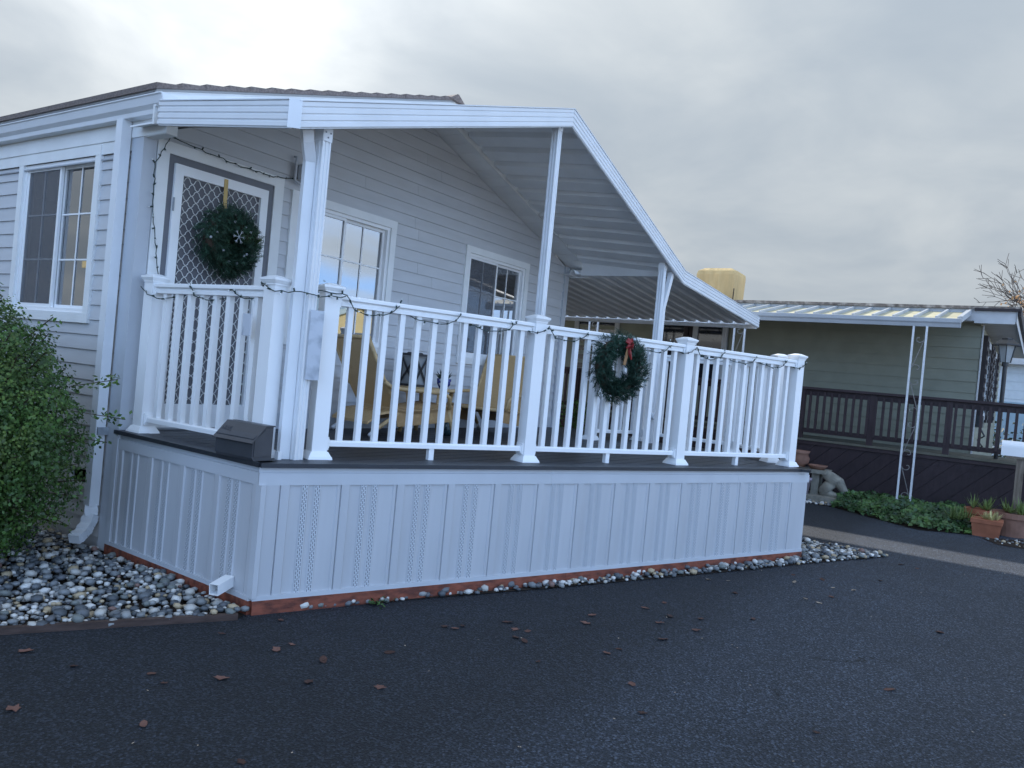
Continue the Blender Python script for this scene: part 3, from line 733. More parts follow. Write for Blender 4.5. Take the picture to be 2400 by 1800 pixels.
edge_boards(D0, D1, FN, (0.02, 0.02)); edge_boards(D0, D6, LN, (0.0, -0.01)); edge_boards(D1, D2, V((0.72, -0.69, 0)).normalized())
# skirt panels (local: x along wall, y out = -y, z up), shared mesh
PW = 0.393; SZ0, SZ1 = 0.105, DZ - 0.13
def skirt_mesh(w, name='skirt_panel', vent=True):
    mb = MB()
    pr = [(0.0, 0.0), (0.004, 0.010), (0.055, 0.012), (0.062, 0.002), (0.085, 0.0), (w * 0.5 - 0.066, 0.0), (w * 0.5 - 0.060, 0.007), (w * 0.5 - 0.020, 0.007), (w * 0.5 - 0.012, 0.0),
          (w * 0.5 + 0.012, 0.0), (w * 0.5 + 0.020, 0.007), (w * 0.5 + 0.060, 0.007), (w * 0.5 + 0.066, 0.0), (w - 0.03, 0.0), (w - 0.022, 0.006), (w - 0.004, 0.006), (w - 0.002, -0.006)]
    if not vent: pr = [(0.0, 0.0), (0.004, 0.010), (w - 0.006, 0.010), (w - 0.001, 0.002)]
    n = len(pr); P = [(x, -y - 0.004, SZ0) for x, y in pr] + [(x, -y - 0.004, SZ1) for x, y in pr]
    mb.add(P, [(i, i + 1, n + i + 1, n + i) for i in range(n - 1)])
    mb.add([(0, 0.02, SZ0), (w, 0.02, SZ0), (w, 0.02, SZ1), (0, 0.02, SZ1)], [(3, 2, 1, 0)])
    return mesh_of(name, mb, SKIRT)
SKM = skirt_mesh(PW)
vm_ = MB()
for a in (-0.060, 0.020):
    vm_.add([(PW * .5 + a + 0.003, -0.0118, SZ0 + 0.004), (PW * .5 + a + 0.037, -0.0118, SZ0 + 0.004), (PW * .5 + a + 0.037, -0.0118, SZ1 - 0.002), (PW * .5 + a + 0.003, -0.0118, SZ1 - 0.002)], [(0, 1, 2, 3)])
VENTM = mesh_of('vent_strip', vm_, VENT)
def skirt_run(a, b, ang, start, flip=False):
    L = (b - a).length; t = (b - a).normalized(); s = start
    if start > 0.02: inst('skirt_panel', skirt_mesh(start, vent=False), deck, a, ang)
    while s < L - 0.02:
        w = min(PW, L - s)
        if w < PW - 0.01: inst('skirt_panel', skirt_mesh(w, vent=w > 0.3), deck, a + t * s, ang)
        else:
            p = inst('skirt_panel', SKM, deck, a + t * s, ang)
            v = bpy.data.objects.new('vent_strip', VENTM); COL.objects.link(v); v.parent = p
        s += PW
skirt_run(D0, D1, FA, 0.115)
skirt_run(D6, D0, math.atan2(-LD.y, -LD.x), 0.07)
skirt_run(D1, D2, math.atan2(D2.y - D1.y, D2.x - D1.x), 0.0)
mb = MB(); mb.bar(D0 + FN * 0.004 + V((0, 0, 0.1)), D0 + FN * 0.004 + V((0, 0, SZ1)), 0.05, 0.034, LN); put('corner_post', mb, SKTRIM, deck)
for a, b, nr in ((D0, D1, FN), (D0, D6, LN), (D1, D2, V((0.72, -0.69, 0)).normalized())):
    mb = MB(); mb.bar(a + nr * 0.006 + V((0, 0, 0.098)), b + nr * 0.006 + V((0, 0, 0.098)), 0.03, 0.028); put('bottom_channel', mb, SKTRIM, deck)
    L = (b - a).length; t = (b - a).normalized(); s = 0
    while s < L - 0.05:
        e = min(L, s + 2.42); mb = MB()
        mb.bar(a + t * (s + 0.002) + nr * 0.004 + V((0, 0, 0.036)), a + t * e + nr * 0.004 + V((0, 0, 0.036)), 0.04, 0.096); put('base_timber', mb, REDW, deck); s = e
mb = MB(); mb.bar(D6 + LD * -0.03 + LN * 0.012 + V((0, 0, 0.08)), D6 + LD * -0.03 + LN * 0.012 + V((0, 0, DZ - 0.03)), 0.02, 0.05, LD); put('edge_channel', mb, SKTRIM, deck)
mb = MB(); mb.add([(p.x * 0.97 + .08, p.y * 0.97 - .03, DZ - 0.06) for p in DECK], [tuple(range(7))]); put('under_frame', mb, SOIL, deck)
# steps down to the carport beside the landing
mb = MB()
for k in range(3): mb.box((6.46 + 0.28 * k, -1.25, 0.0), (6.74 + 0.28 * k, -0.05, DZ - 0.2 * (k + 1)))
put('step', mb, DECKB, deck)

# ------------------------------------------------------------------ railings
PH = 1.085
def fluted(w=0.08):
    h = w / 2; pr = []
    def side(ax):
        out = []
        for u, dd in ((-1, 0), (-0.62, 0), (-0.55, -0.16), (-0.28, -0.16), (-0.20, 0), (0.20, 0), (0.28, -0.16), (0.55, -0.16), (0.62, 0)):
            x, y = u * h, -h - dd * h * 0.9
            for _ in range(ax): x, y = -y, x
            out.append((x, y))
        return out
    for ax in range(4): pr += side(ax)
    return pr
pm = MB(); pm.cbox((0, 0, 0), 0.104, 0.104, PH); POSTM = mesh_of('rail_post', pm, WHITE)
pm = MB(); pm.taper((0, 0, 0), 0.165, 0.155, 0.018); pm.taper((0, 0, 0.018), 0.150, 0.118, 0.030); BASEM = mesh_of('base_trim', pm, WHITE)
pm = MB(); pm.cbox((0, 0, PH - 0.004), 0.116, 0.116, 0.012); pm.taper((0, 0, PH + 0.008), 0.122, 0.140, 0.018); pm.cbox((0, 0, PH + 0.026), 0.144, 0.144, 0.014); pm.taper((0, 0, PH + 0.040), 0.138, 0.05, 0.018); CAPM = mesh_of('post_cap', pm, WHITE)
pm = MB(); pm.cbox((0, 0, 0.115), 0.038, 0.038, 0.895); BALM = mesh_of('baluster', pm, WHITE)
def rail_post(par, p, ang, base=True):
    o = inst('rail_post', POSTM, par, V((p[0], p[1], DZ)), ang)
    for nm, me in (('base_trim', BASEM), ('post_cap', CAPM)):
        if nm == 'base_trim' and not base: continue
        c2 = bpy.data.objects.new(nm, me); COL.objects.link(c2); c2.parent = o
    return o
def bay(par, a, b, n=None, foot=True):
    a = V((a[0], a[1], DZ)); b = V((b[0], b[1], DZ)); t = (b - a).normalized(); ang = math.atan2(t.y, t.x)
    L = (b - a).length - 0.104; p = a + t * 0.052; q = b - t * 0.052; sd = V((-t.y, t.x, 0))
    tp = [(-0.030, 0.0), (0.030, 0.0), (0.030, 0.022), (0.024, 0.028), (0.024, 0.034), (0.044, 0.044), (0.044, 0.062), (0.034, 0.070), (-0.034, 0.070), (-0.044, 0.062), (-0.044, 0.044), (-0.024, 0.034), (-0.024, 0.028), (-0.030, 0.022)]
    mb = MB(); mb.extr(tp, p + V((0, 0, 1.005)), q + V((0, 0, 1.005)), sd, (0, 0, 1)); put('top_rail', mb, WHITE, par)
    bp = [(-0.026, 0.0), (0.026, 0.0), (0.026, 0.028), (0.018, 0.038), (-0.018, 0.038), (-0.026, 0.028)]
    mb = MB(); mb.extr(bp, p + V((0, 0, 0.082)), q + V((0, 0, 0.082)), sd, (0, 0, 1)); put('bottom_rail', mb, WHITE, par)
    for e, s in ((p, 1), (q, -1)):
        for zz, hh in ((0.101, 0.085), (1.03, 0.07)):
            mb = MB(); mb.bar(e + t * s * 0.001 + V((0, 0, zz)), e + t * s * 0.014 + V((0, 0, zz)), 0.078, hh); mb.bar(e + t * s * 0.013 + V((0, 0, zz)), e + t * s * 0.022 + V((0, 0, zz)), 0.060, hh * 0.72); put('rail_bracket', mb, WHITE, par)
    if n is None: n = max(2, round(L / 0.134) - 1)
    for i in range(n):
        inst('baluster', BALM, par, p + t * (L * (i + 0.75) / (n + 0.5)), ang)
    if foot:
        mb = MB(); mb.cbox((p + q) / 2, 0.04, 0.04, 0.083, ang); put('support_foot', mb, WHITE, par)
R1, R2, R3, R4 = (0.395, -1.618), (1.994, -2.217), (3.547, -2.83), (5.06, -3.42)
rf = thing('porch_railing', 'white vinyl railing of three bays along the long front of the deck', 'railing', (R2[0], R2[1], DZ))
for r in (R1, R2, R3, R4): rail_post(rf, r, FA)
bay(rf, R1, R2, 12); bay(rf, R2, R3, 12); bay(rf, R3, R4, 11)
LP0, LP1 = (0.075, -0.16), (0.085, -1.46)
rl = thing('porch_railing', 'short white railing bay in front of the door with the lattice screen', 'railing', (0.05, -0.8, DZ))
la_ = math.atan2(LP1[1] - LP0[1], LP1[0] - LP0[0])
rail_post(rl, LP0, la_); rail_post(rl, LP1, la_); bay(rl, LP0, LP1, 8, False)
Q0, Q1, Q2, Q3 = (5.27, -3.19), (5.82, -2.60), (5.82, -1.42), (4.93, -1.22)
rr = thing('porch_railing', 'white railing at the far right end of the deck seen through the front balusters', 'railing', (5.82, -1.8, DZ))
for r in (Q0, Q1, Q2, Q3): rail_post(rr, r, 0.0 if r in (Q2, Q3) else 0.8)
bay(rr, Q0, Q1, 5, False); bay(rr, Q1, Q2, 8, False); bay(rr, Q2, Q3, 6, False)

# ------------------------------------------------------------------ porch roof
proof = thing('porch_roof', 'white aluminium gable porch cover on fluted posts over the deck', 'porch roof', (3.0, -1.0, DZ))
YF, YB = -1.72, -0.315
XA = 3.02
def pz(x, y=YF):
    if x <= XA: z = 3.055 + (4.045 - 3.055) * (x + 0.12) / (XA + 0.12)
    else: z = 4.045 + (3.04 - 4.045) * (x - XA) / (6.0 - XA)
    return z + 0.105 * (y - YF)
def pan(xa, xb, parent):
    th = 0.012; P = []
    dx = xb - xa; za, zb = -0.055, -0.055
    def pt(x, y, dz): return (x, y, pz(x, y) + dz)
    mb = MB(); yf, yb = YF + 0.03, YB
    prof = [(xa, -0.025), (xa + dx * 0.16, -0.025), (xa + dx * 0.20, -0.080), (xa + dx * 0.95, -0.066), (xa + dx * 0.97, -0.025), (xb, -0.025), (xb, -0.020), (xa + dx * 0.98, -0.020), (xa + dx * 0.96, -0.056), (xa + dx * 0.21, -0.070), (xa + dx * 0.17, -0.020), (xa, -0.020)]
    n = len(prof)
    P = [pt(x, yf, d) for x, d in prof] + [pt(x, yb, d) for x, d in prof]
    mb.add(P, [(i, (i + 1) % n, n + (i + 1) % n, n + i) for i in range(n)] + [tuple(range(n)), tuple(reversed(range(n, 2 * n)))])
    put('roof_pan', mb, PAN, parent)
n = 12
for k in range(n): pan(-0.10 + (XA + 0.10) * k / n, -0.10 + (XA + 0.10) * (k + 1) / n - 0.002, proof)
for k in range(n): pan(XA + (6.0 - XA) * k / n, XA + (6.0 - XA) * (k + 1) / n - 0.002, proof)
# grooved fascia: profile in (out, up)
FH = 0.165
fp = [(0, 0), (0.022, 0)]
for k in range(4):
    z0 = FH * (k / 4.0); z1 = FH * ((k + 1) / 4.0)
    fp += [(0.022, z0 + 0.004), (0.030, z0 + 0.010), (0.030, z1 - 0.006), (0.022, z1 - 0.002)]
fp += [(0.036, FH - 0.001), (0.036, FH + 0.006), (0, FH + 0.006)]
def fascia(a, b, out, par, name='fascia'):
    mb = MB(); mb.extr(fp, V(a) - V((0, 0, FH)), V(b) - V((0, 0, FH)), out, (0, 0, 1)); put(name, mb, WALU, par)
fascia((-0.10, YF, pz(-0.10)), (XA - 0.001, YF, pz(XA)), (0, -1, 0), proof)
fascia((XA + 0.001, YF, pz(XA)), (6.0, YF, pz(6.0)), (0, -1, 0), proof)
fascia((-0.12, YB - 0.06, pz(-0.12, YB)), (-0.12, YF - 0.002, pz(-0.12)), (-1, 0, 0), proof)
mb = MB(); z = pz(-0.12); mb.add([(-0.157, YF - 0.005, z - FH), (-0.085, YF - 0.038, z - FH + .01), (-0.085, YF - 0.038, z + 0.018), (-0.157, YF - 0.005, z + 0.008)], [(0, 1, 2, 3)]); put('mitre_strip', mb, WALU, proof)
# cover strip on top of the pans
mb = MB()
for s0, s1 in ((-0.11, XA), (XA, 6.0)):
    P = [(s0, YF, pz(s0) - 0.019), (s1, YF, pz(s1) - 0.019), (s1, YB, pz(s1, YB) - 0.019), (s0, YB, pz(s0, YB) - 0.019)]
    mb.hexa(P + [(x, y, z + 0.012) for x, y, z in P])
put('roof_skin', mb, WALU, proof)
FLP = fluted(0.070)
def fpost(x, y, zt, bracket=True):
    mb = MB(); mb.extr(FLP, (x, y, DZ), (x, y, zt), (1, 0, 0), (0, 1, 0)); o = put('post', mb, WALU, proof)
    if bracket:
        mb = MB(); mb.box((x - 0.037, y - 0.040, zt - 0.085), (x + 0.037, y - 0.0355, zt + 0.0)); mb.box((x - 0.040, y - 0.040, zt - 0.085), (x - 0.0355, y + 0.037, zt - 0.001)); o2 = put('bracket', mb, WALU, o)
        mb = MB()
        for dx, dz in ((-0.02, -0.03), (0.02, -0.03), (0.0, -0.06)): mb.ball((x + dx, y - 0.042, zt + dz), 0.006, 6)
        put('screw', mb, SILVERM, o)
PY = -1.64
fpost(0.215, -1.625, pz(0.215) - FH + 0.01); fpost(2.93, PY, pz(2.93) - FH + 0.06); fpost(5.56, PY, pz(5.56) - FH + 0.04)
# white downspout beside the first post
mb = MB(); zx = pz(-0.06) - FH
mb.bar((0.160, -1.575, DZ), (0.160, -1.575, zx - 0.10), 0.055, 0.066, FD)
dp = put('downspout', mb, WALU, proof)
mb = MB(); mb.bar((0.162, -1.577, zx - 0.12), (0.095, -1.615, zx - 0.005), 0.057, 0.068, FD); mb.bar((0.10, -1.612, zx - 0.02), (0.075, -1.625, zx + 0.05), 0.056, 0.067, FD); put('elbow', mb, WALU, dp)
mb = MB(); mb.box((0.085, -1.62, DZ + 0.0), (0.112, -1.59, DZ + 0.05)); put('strap', mb, WALU, dp)
# second downspout at the right post
mb = MB(); zz = pz(5.9) - FH
mb.bar((5.64, PY - 0.01, DZ), (5.64, PY - 0.01, zz - 0.35), 0.05, 0.07, (1, 0, 0)); dp2 = put('downspout', mb, WALU, proof)
mb = MB(); mb.bar((5.64, PY - 0.01, zz - 0.37), (5.76, PY - 0.03, zz + 0.06), 0.05, 0.07, (1, 0, 0)); put('elbow', mb, WALU, dp2)
mb = MB(); mb.tube([(5.52, PY - 0.10, DZ + 0.33), (5.52, PY - 0.04, DZ + 0.33)], 0.045, 14); put('outlet_cover', mb, WALU, proof)

# drain outlet through the skirt corner
o = MB(); a = V((-0.10, -1.50, 0.16)); dv = V((-0.80, -0.30, -0.10)).normalized()
for s in (-1, 1):
    o.bar(a + V((0.28, -0.95, 0)).normalized() * 0.030 * s, a + dv * 0.16 + V((0.28, -0.95, 0)).normalized() * 0.030 * s, 0.004, 0.064)
o.bar(a + V((0, 0, 0.031)), a + dv * 0.16 + V((0, 0, 0.031)), 0.060, 0.003); o.bar(a + V((0, 0, -0.031)), a + dv * 0.16 + V((0, 0, -0.031)), 0.060, 0.003)
o.bar(a + dv * 0.02, a + dv * 0.024, 0.056, 0.058)
tag(put('drain_outlet', o, WHITE), 'white square drain pipe end sticking out at the foot of the skirting corner', 'drain pipe')

# ------------------------------------------------------------------ carport awning on the far side
aw = thing('carport_awning', 'low corrugated carport awning with scalloped edge beyond the porch roof', 'awning', (7.5, 1.0, 0))
XR0, XR1 = 5.98, 9.12
def az(x): return 3.02 - 0.062 * (x - XR0)
def apz(x): return 2.985 - 0.088 * (x - XR0)
y = YF + 0.03; k = 0
while y < 6.2:
    w = 0.203; mb = MB()
    pr = [(0, 0), (0.055, 0), (0.085, 0.055), (0.118, 0.055), (0.148, 0), (w - 0.001, 0), (w - 0.001, 0.008), (0.150, 0.008), (0.120, 0.063), (0.083, 0.063), (0.053, 0.008), (0, 0.008)]
    n = len(pr); P = [(XR0, y + a, apz(XR0) + b) for a, b in pr] + [(XR1, y + a, apz(XR1) + b) for a, b in pr]
    mb.add(P, [(i, (i + 1) % n, n + (i + 1) % n, n + i) for i in range(n)] + [tuple(reversed(range(n))), tuple(range(n, 2 * n))])
    put('corrugated_pan', mb, PAN, aw); y += w
mb = MB(); mb.hexa([(5.955, YF + 0.04, 2.965), (6.005, YF + 0.04, 2.965), (6.005, -0.32, 2.965), (5.955, -0.32, 2.965), (5.955, YF + 0.04, pz(5.97) - 0.02), (6.005, YF + 0.04, pz(5.97) - 0.02), (6.005, -0.32, pz(5.97, -0.32) - 0.02), (5.955, -0.32, pz(5.97, -0.32) - 0.02)]); mb.box((HW + 0.03, -0.319, 2.96), (HW + 0.10, 6.2, 3.05)); put('header_beam', mb, PAN, aw)
fascia((6.001, YF, pz(6.0) + 0.0), (XR1 + 0.06, YF, az(XR1) + 0.0), (0, -1, 0), aw)
mb = MB(); mb.box((XR1 + 0.0, YF + 0.001, az(XR1) - 0.185), (XR1 + 0.05, 6.2, az(XR1) - 0.125)); put('eave_beam', mb, WALU, aw)
mb = MB(); mb.box((XR1 + 0.051, YF + 0.001, az(XR1) - 0.16), (XR1 + 0.055, 6.2, az(XR1) - 0.0)); put('eave_fascia', mb, WALU, aw)
for yy in (2.05, 5.2):
    mb = MB(); mb.box((XR1 - 0.12, yy, 0), (XR1 - 0.04, yy + 0.08, az(XR1) - 0.15)); put('post', mb, SHUT, aw)

# ------------------------------------------------------------------ black mailbox on the deck corner
mx = thing('mailbox', 'charcoal wall mailbox with a sloping lid on the near deck corner', 'mailbox', (-0.08, -1.50, DZ - 0.05))
md = (LP1[0] - LP0[0], LP1[1] - LP0[1]); mt = V((md[0], md[1], 0)).normalized(); mo = V((-1, 0.02, 0)).normalized(); mo = (mo - mt * mo.dot(mt)).normalized()
mc = V((-0.02, -1.47, DZ + 0.002))
def mbp(pr, l0, l1, m_, name, par):
    mb = MB(); mb.extr(pr, mc + mt * l0, mc + mt * l1, mo, (0, 0, 1)); return put(name, mb, m_, par)
body = mbp([(-0.03, 0.0), (0.10, 0.0), (0.115, 0.02), (0.115, 0.135), (0.03, 0.205), (-0.03, 0.205)], -0.175, 0.175, CHARBOX, 'body', mx)
mbp([(-0.035, 0.206), (0.030, 0.206), (0.128, 0.105), (0.133, 0.109), (0.034, 0.213), (-0.035, 0.213)], -0.186, 0.186, CHARBOX, 'lid', mx)
mbp([(-0.025, 0.03), (0.105, 0.025), (0.105, 0.125), (0.03, 0.19), (-0.025, 0.19)], 0.176, 0.180, CHARBOX, 'end_plate', mx)
# raised letters M A I L on the sloping lid
def stroke(mb, pts, o):
    e1 = mt; e2 = V((0, 0, 1)) * 0.101 - mo * 0.098; e2.normalize(); nr = mo * 0.70 + V((0, 0, 0.71)); base = mc + mo * 0.085 + V((0, 0, 0.157)) + nr * 0.0032
    for p, q in zip(pts[:-1], pts[1:]):
        A = base + e1 * (o + p[0]) + e2 * p[1]; B = base + e1 * (o + q[0]) + e2 * q[1]; mb.bar(A, B, 0.005, 0.003, nr)
mb = MB(); h = 0.03; w = 0.022; s0 = -0.165
stroke(mb, [(0, 0), (0, h), (w / 2, h * .4), (w, h), (w, 0)], s0); stroke(mb, [(0, 0), (w / 2, h), (w, 0)], s0 + 0.032); stroke(mb, [(w * .2, h * .4), (w * .8, h * .4)], s0 + 0.032)
stroke(mb, [(0, 0), (0, h)], s0 + 0.064); stroke(mb, [(0, h), (0, 0), (w * .8, 0)], s0 + 0.075)
put('lettering', mb, CHARBOX, mx)

# number plaques (unreadable in the photograph)
mb = MB(); pc = V((0.185, -1.605, 1.62)) - FW * 0.075; mb.bar(V((0.238, -1.688, 1.42)), V((0.238, -1.688, 1.86)), 0.085, 0.006, (-0.45, -0.89, 0)); tag(put('number_plaque', mb, PLAQ), 'tall blurred grey number plaque on the porch post beside the railing', 'plaque')
mb = MB(); mb.bar(V((-0.012, -1.33, 1.66)), V((-0.012, -1.33, 1.80)), 0.075, 0.006, (-1, 0, 0)); tag(put('number_plaque', mb, PLAQ), 'small blurred grey plaque under the short railing by the door', 'plaque')

# ------------------------------------------------------------------ wreaths
def needles(mb, p, dirn, ln, n, nl, r, spread=0.9):
    """a sprig: stem direction with flat needles round it"""
    d = V(dirn).normalized()
    for i in range(n):
        q = V(p) + d * (ln * i / n)
        a = r.random() * 6.283; o = d.orthogonal().normalized(); o = Matrix.Rotation(a, 3, d) @ o
        t = (d * (1 - spread * 0.5) + o * spread).normalized() * nl * (0.7 + 0.6 * r.random()); w = d.cross(t).normalized() * 0.0022
        mb.add([q - w, q + w, q + t + w * 0.4, q + t - w * 0.4], [(0, 1, 2, 3)])
def wreath(root, c, ax, up, R, rt, mt_, nsp, nl, seed):
    r = random.Random(seed); ax = V(ax).normalized(); up = V(up); sd = ax.cross(up).normalized(); up = sd.cross(ax)
    c = V(c); mb = MB()
    for i in range(nsp):
        a = r.random() * 6.283; ph = r.random() * 6.283
        rad = up * math.cos(a) + sd * math.sin(a); tan = -up * math.sin(a) + sd * math.cos(a)
        o = rad * math.cos(ph) + ax * math.sin(ph)
        if o.dot(ax) < -0.35: continue
        k = rt * (0.35 + 0.65 * r.random())
        p = c + rad * R + o * k * 0.75
        lump = 0.8 + 0.5 * noise.noise(V((a * 2.2, ph, seed)))
        needles(mb, p, o * 0.8 + tan * 0.8 + V((r.uniform(-.4, .4), r.uniform(-.4, .4), r.uniform(-.4, .4))), 0.075 * lump, 20, nl * lump, r)
    put('needles', mb, mt_, root)
    mb = MB(); mb.tube([c + (up * math.cos(t) + sd * math.sin(t)) * R for t in [6.2832 * i / 28 for i in range(29)]], rt * 0.42, 8); put('twig_ring', mb, TWIG, root, True)
    return sd, up
dwc = (0.675, -0.115, 2.405)
dw = thing('door_wreath', 'round fir wreath with silver ornaments on the lattice screen door', 'wreath', dwc)
wreath(dw, dwc, (0, -1, 0), (0, 0, 1), 0.165, 0.135, FIR2, 1500, 0.036, 5)
mb = MB(); r = random.Random(9)
for i in range(11):
    a = r.random() * 6.28; q = 0.13 + 0.10 * r.random(); mb.ball((dwc[0] + q * math.cos(a), dwc[1] - 0.085 - 0.02 * r.random(), dwc[2] + q * math.sin(a)), 0.011, 8)
put('ornament', mb, SILVER, dw, True)
mb = MB()
for k in range(3):
    a = math.pi * k / 3; dx, dz = 0.055 * math.cos(a), 0.055 * math.sin(a); cx, cz = dwc[0] + 0.02, dwc[2] + 0.04; yy = dwc[1] - 0.105
    mb.bar((cx - dx, yy, cz - dz), (cx + dx, yy, cz + dz), 0.0028, 0.0028)
    for s in (-1, 1):
        for e in (-0.6, 0.6):
            bx, bz = cx + s * dx * 0.6, cz + s * dz * 0.6; mb.bar((bx, yy, bz), (bx + s * 0.022 * math.cos(a + e), yy, bz + s * 0.022 * math.sin(a + e)), 0.002, 0.002)
put('snowflake', mb, SILVER, dw)
mb = MB(); mb.bar((0.66, -0.047, 2.895), (0.665, -0.05, 2.64), 0.003, 0.034, (1, 0, 0)); put('hanger_ribbon', mb, BRONZE, dw)
tt = 0.80; rwc = V((R2[0], R2[1], 0)).lerp(V((R3[0], R3[1], 0)), 0.475) + FN * 0.09; rwc.z = 1.715
rw = thing('railing_wreath', 'shaggy fir wreath with red bow hung on the front railing', 'wreath', rwc)
wreath(rw, rwc, FN, (0, 0, 1), 0.195, 0.112, FIR, 1500, 0.028, 8)
mb = MB(); r = random.Random(3)
for i in range(9):
    a = r.uniform(-2.2, 2.2); b0 = rwc + FN * 0.10 + V((0, 0, 0.19)); e = b0 + FD * 0.042 * math.sin(a) + V((0, 0, 0.05 * math.cos(a))) + FN * 0.02 * r.random()
    mb.tube([b0, b0.lerp(e, 0.5) + FN * 0.02, e, b0.lerp(e, 0.6) - FN * 0.01], [0.008, 0.016, 0.012, 0.006], 5)
mb.tube([b0, b0 + V((0.01, -0.01, -0.07)), b0 + V((0.03, -0.02, -0.12))], [0.012, 0.016, 0.006], 5)
put('bow', mb, RED, rw)
mb = MB(); mb.bar(b0 + V((0, 0, -0.02)), b0 + V((-0.01, 0.02, -0.17)), 0.030, 0.006, FN); put('ribbon_tail', mb, TAN, rw)
mb = MB(); mb.ball(b0 + FD * 0.03 + V((0, 0, 0.045)) + FN * 0.03, 0.012, 8, (1.6, 1, 1)); put('bell', mb, SILVER, rw, True)

# ------------------------------------------------------------------ light strings
def string(root, pts, n_b, seed, sag=0.0):
    r = random.Random(seed); P = [V(p) for p in pts]; path = []
    for a, b in zip(P[:-1], P[1:]):
        m = max(3, int((b - a).length / 0.035))
        for i in range(m):
            t = i / m; q = a.lerp(b, t); q.z -= sag * 4 * t * (1 - t) * (b - a).length
            path.append(q + V((r.uniform(-1, 1), r.uniform(-1, 1), r.uniform(-1, 1))) * 0.0065)
    path.append(P[-1])
    w = MB(); w.tube(path, 0.0035, 5); put('wire', w, GREENWIRE, root)
    s = MB(); bl = MB()
    for i in range(2, len(path) - 1, max(2, len(path) // n_b)):
        d = V((r.uniform(-1, 1), r.uniform(-1, 1), r.uniform(-1, 1))); d = (d + V((-0.5, -0.6, 0))).normalized()
        s.tube([path[i], path[i] + d * 0.022], 0.0062, 6); bl.tube([path[i] + d * 0.022, path[i] + d * 0.036], [0.0045, 0.002], 5)
    put('socket', s, GREENWIRE, root, kind='stuff'); put('bulb', bl, BULB, root, kind='stuff')
def onrail(a, b, t, out, z):
    p = V((a[0], a[1], 0)).lerp(V((b[0], b[1], 0)), t); d = (V((b[0] - a[0], b[1] - a[1], 0))).normalized(); n = V((d.y, -d.x, 0)); p += n * out; p.z = DZ + z + 0.095; return p
ls = thing('string_lights', 'dark green string lights looped along the long front railing', 'string lights', (2.0, -2.3, DZ + 0.9))
pts = []
pts += [onrail(R1, R2, -0.06, 0.07, 0.985), onrail(R1, R2, 0.05, 0.07, 0.985)]
for (a, b, hops) in ((R1, R2, 3), (R2, R3, 3), (R3, R4, 3)):
    for k in range(hops):
        t0 = 0.07 + 0.86 * k / hops; t1 = 0.07 + 0.86 * (k + 1) / hops
        pts += [onrail(a, b, t0 + 0.02, 0.052, 0.885), onrail(a, b, t0 + (t1 - t0) * .35, 0.050, 0.872), onrail(a, b, t0 + (t1 - t0) * .6, 0.055, 0.900), onrail(a, b, t0 + (t1 - t0) * .75, 0.05, 0.955), onrail(a, b, t0 + (t1 - t0) * .80, 0.0, 0.985), onrail(a, b, t0 + (t1 - t0) * .9, -0.06, 0.93)]
    pts += [onrail(a, b, 0.955, 0.07, 0.90), onrail(a, b, 1.0, 0.075, 0.92), onrail(a, b, 1.035, 0.072, 0.965)]
string(ls, pts, 75, 21, 0.02)
ls2 = thing('string_lights', 'dark string lights draped over the short railing by the door', 'string lights', (0.0, -0.8, DZ + 0.9))
pts = [V((0.005, -0.08, DZ + 1.05)), V((0.0, -0.2, DZ + 0.99)), onrail(LP0, LP1, 0.13, 0.056, 0.87)]
lr = lambda t, o, z: onrail(LP0, LP1, t, o, z)
pts += [lr(0.2, -0.06, 0.9), lr(0.3, -0.05, 0.98), lr(0.36, 0.04, 0.975), lr(0.42, 0.055, 0.90), lr(0.52, 0.05, 0.875), lr(0.6, -0.05, 0.9), lr(0.66, 0.0, 0.98), lr(0.72, 0.05, 0.94), lr(0.83, 0.055, 0.895), lr(0.9, -0.05, 0.93), lr(0.95, 0.065, 1.0), lr(1.02, 0.07, 0.955)]
pts += [V((0.12, -1.66, DZ + 1.05)), V((0.24, -1.695, DZ + 1.04)), V((0.335, -1.70, DZ + 1.05)), V((0.45, -1.705, DZ + 1.07))]
string(ls2, pts, 40, 22, 0.03)
ls3 = thing('string_lights', 'dark string lights hung round the door casing', 'string lights', (0.1, -0.05, 2.2))
string(ls3, [V((0.17, -0.055, DZ + 1.06)), V((0.12, -0.055, DZ + 1.3)), V((0.07, -0.055, DZ + 1.6)), V((0.06, -0.055, DZ + 1.75)), V((0.05, -0.055, DZ + 1.95)), V((0.16, -0.055, 3.08)), V((0.35, -0.055, 3.06)), V((0.75, -0.055, 3.03)), V((1.1, -0.055, 3.03)), V((1.3, -0.055, 3.07)), V((1.45, -0.055, 3.10))], 34, 23, 0.0)

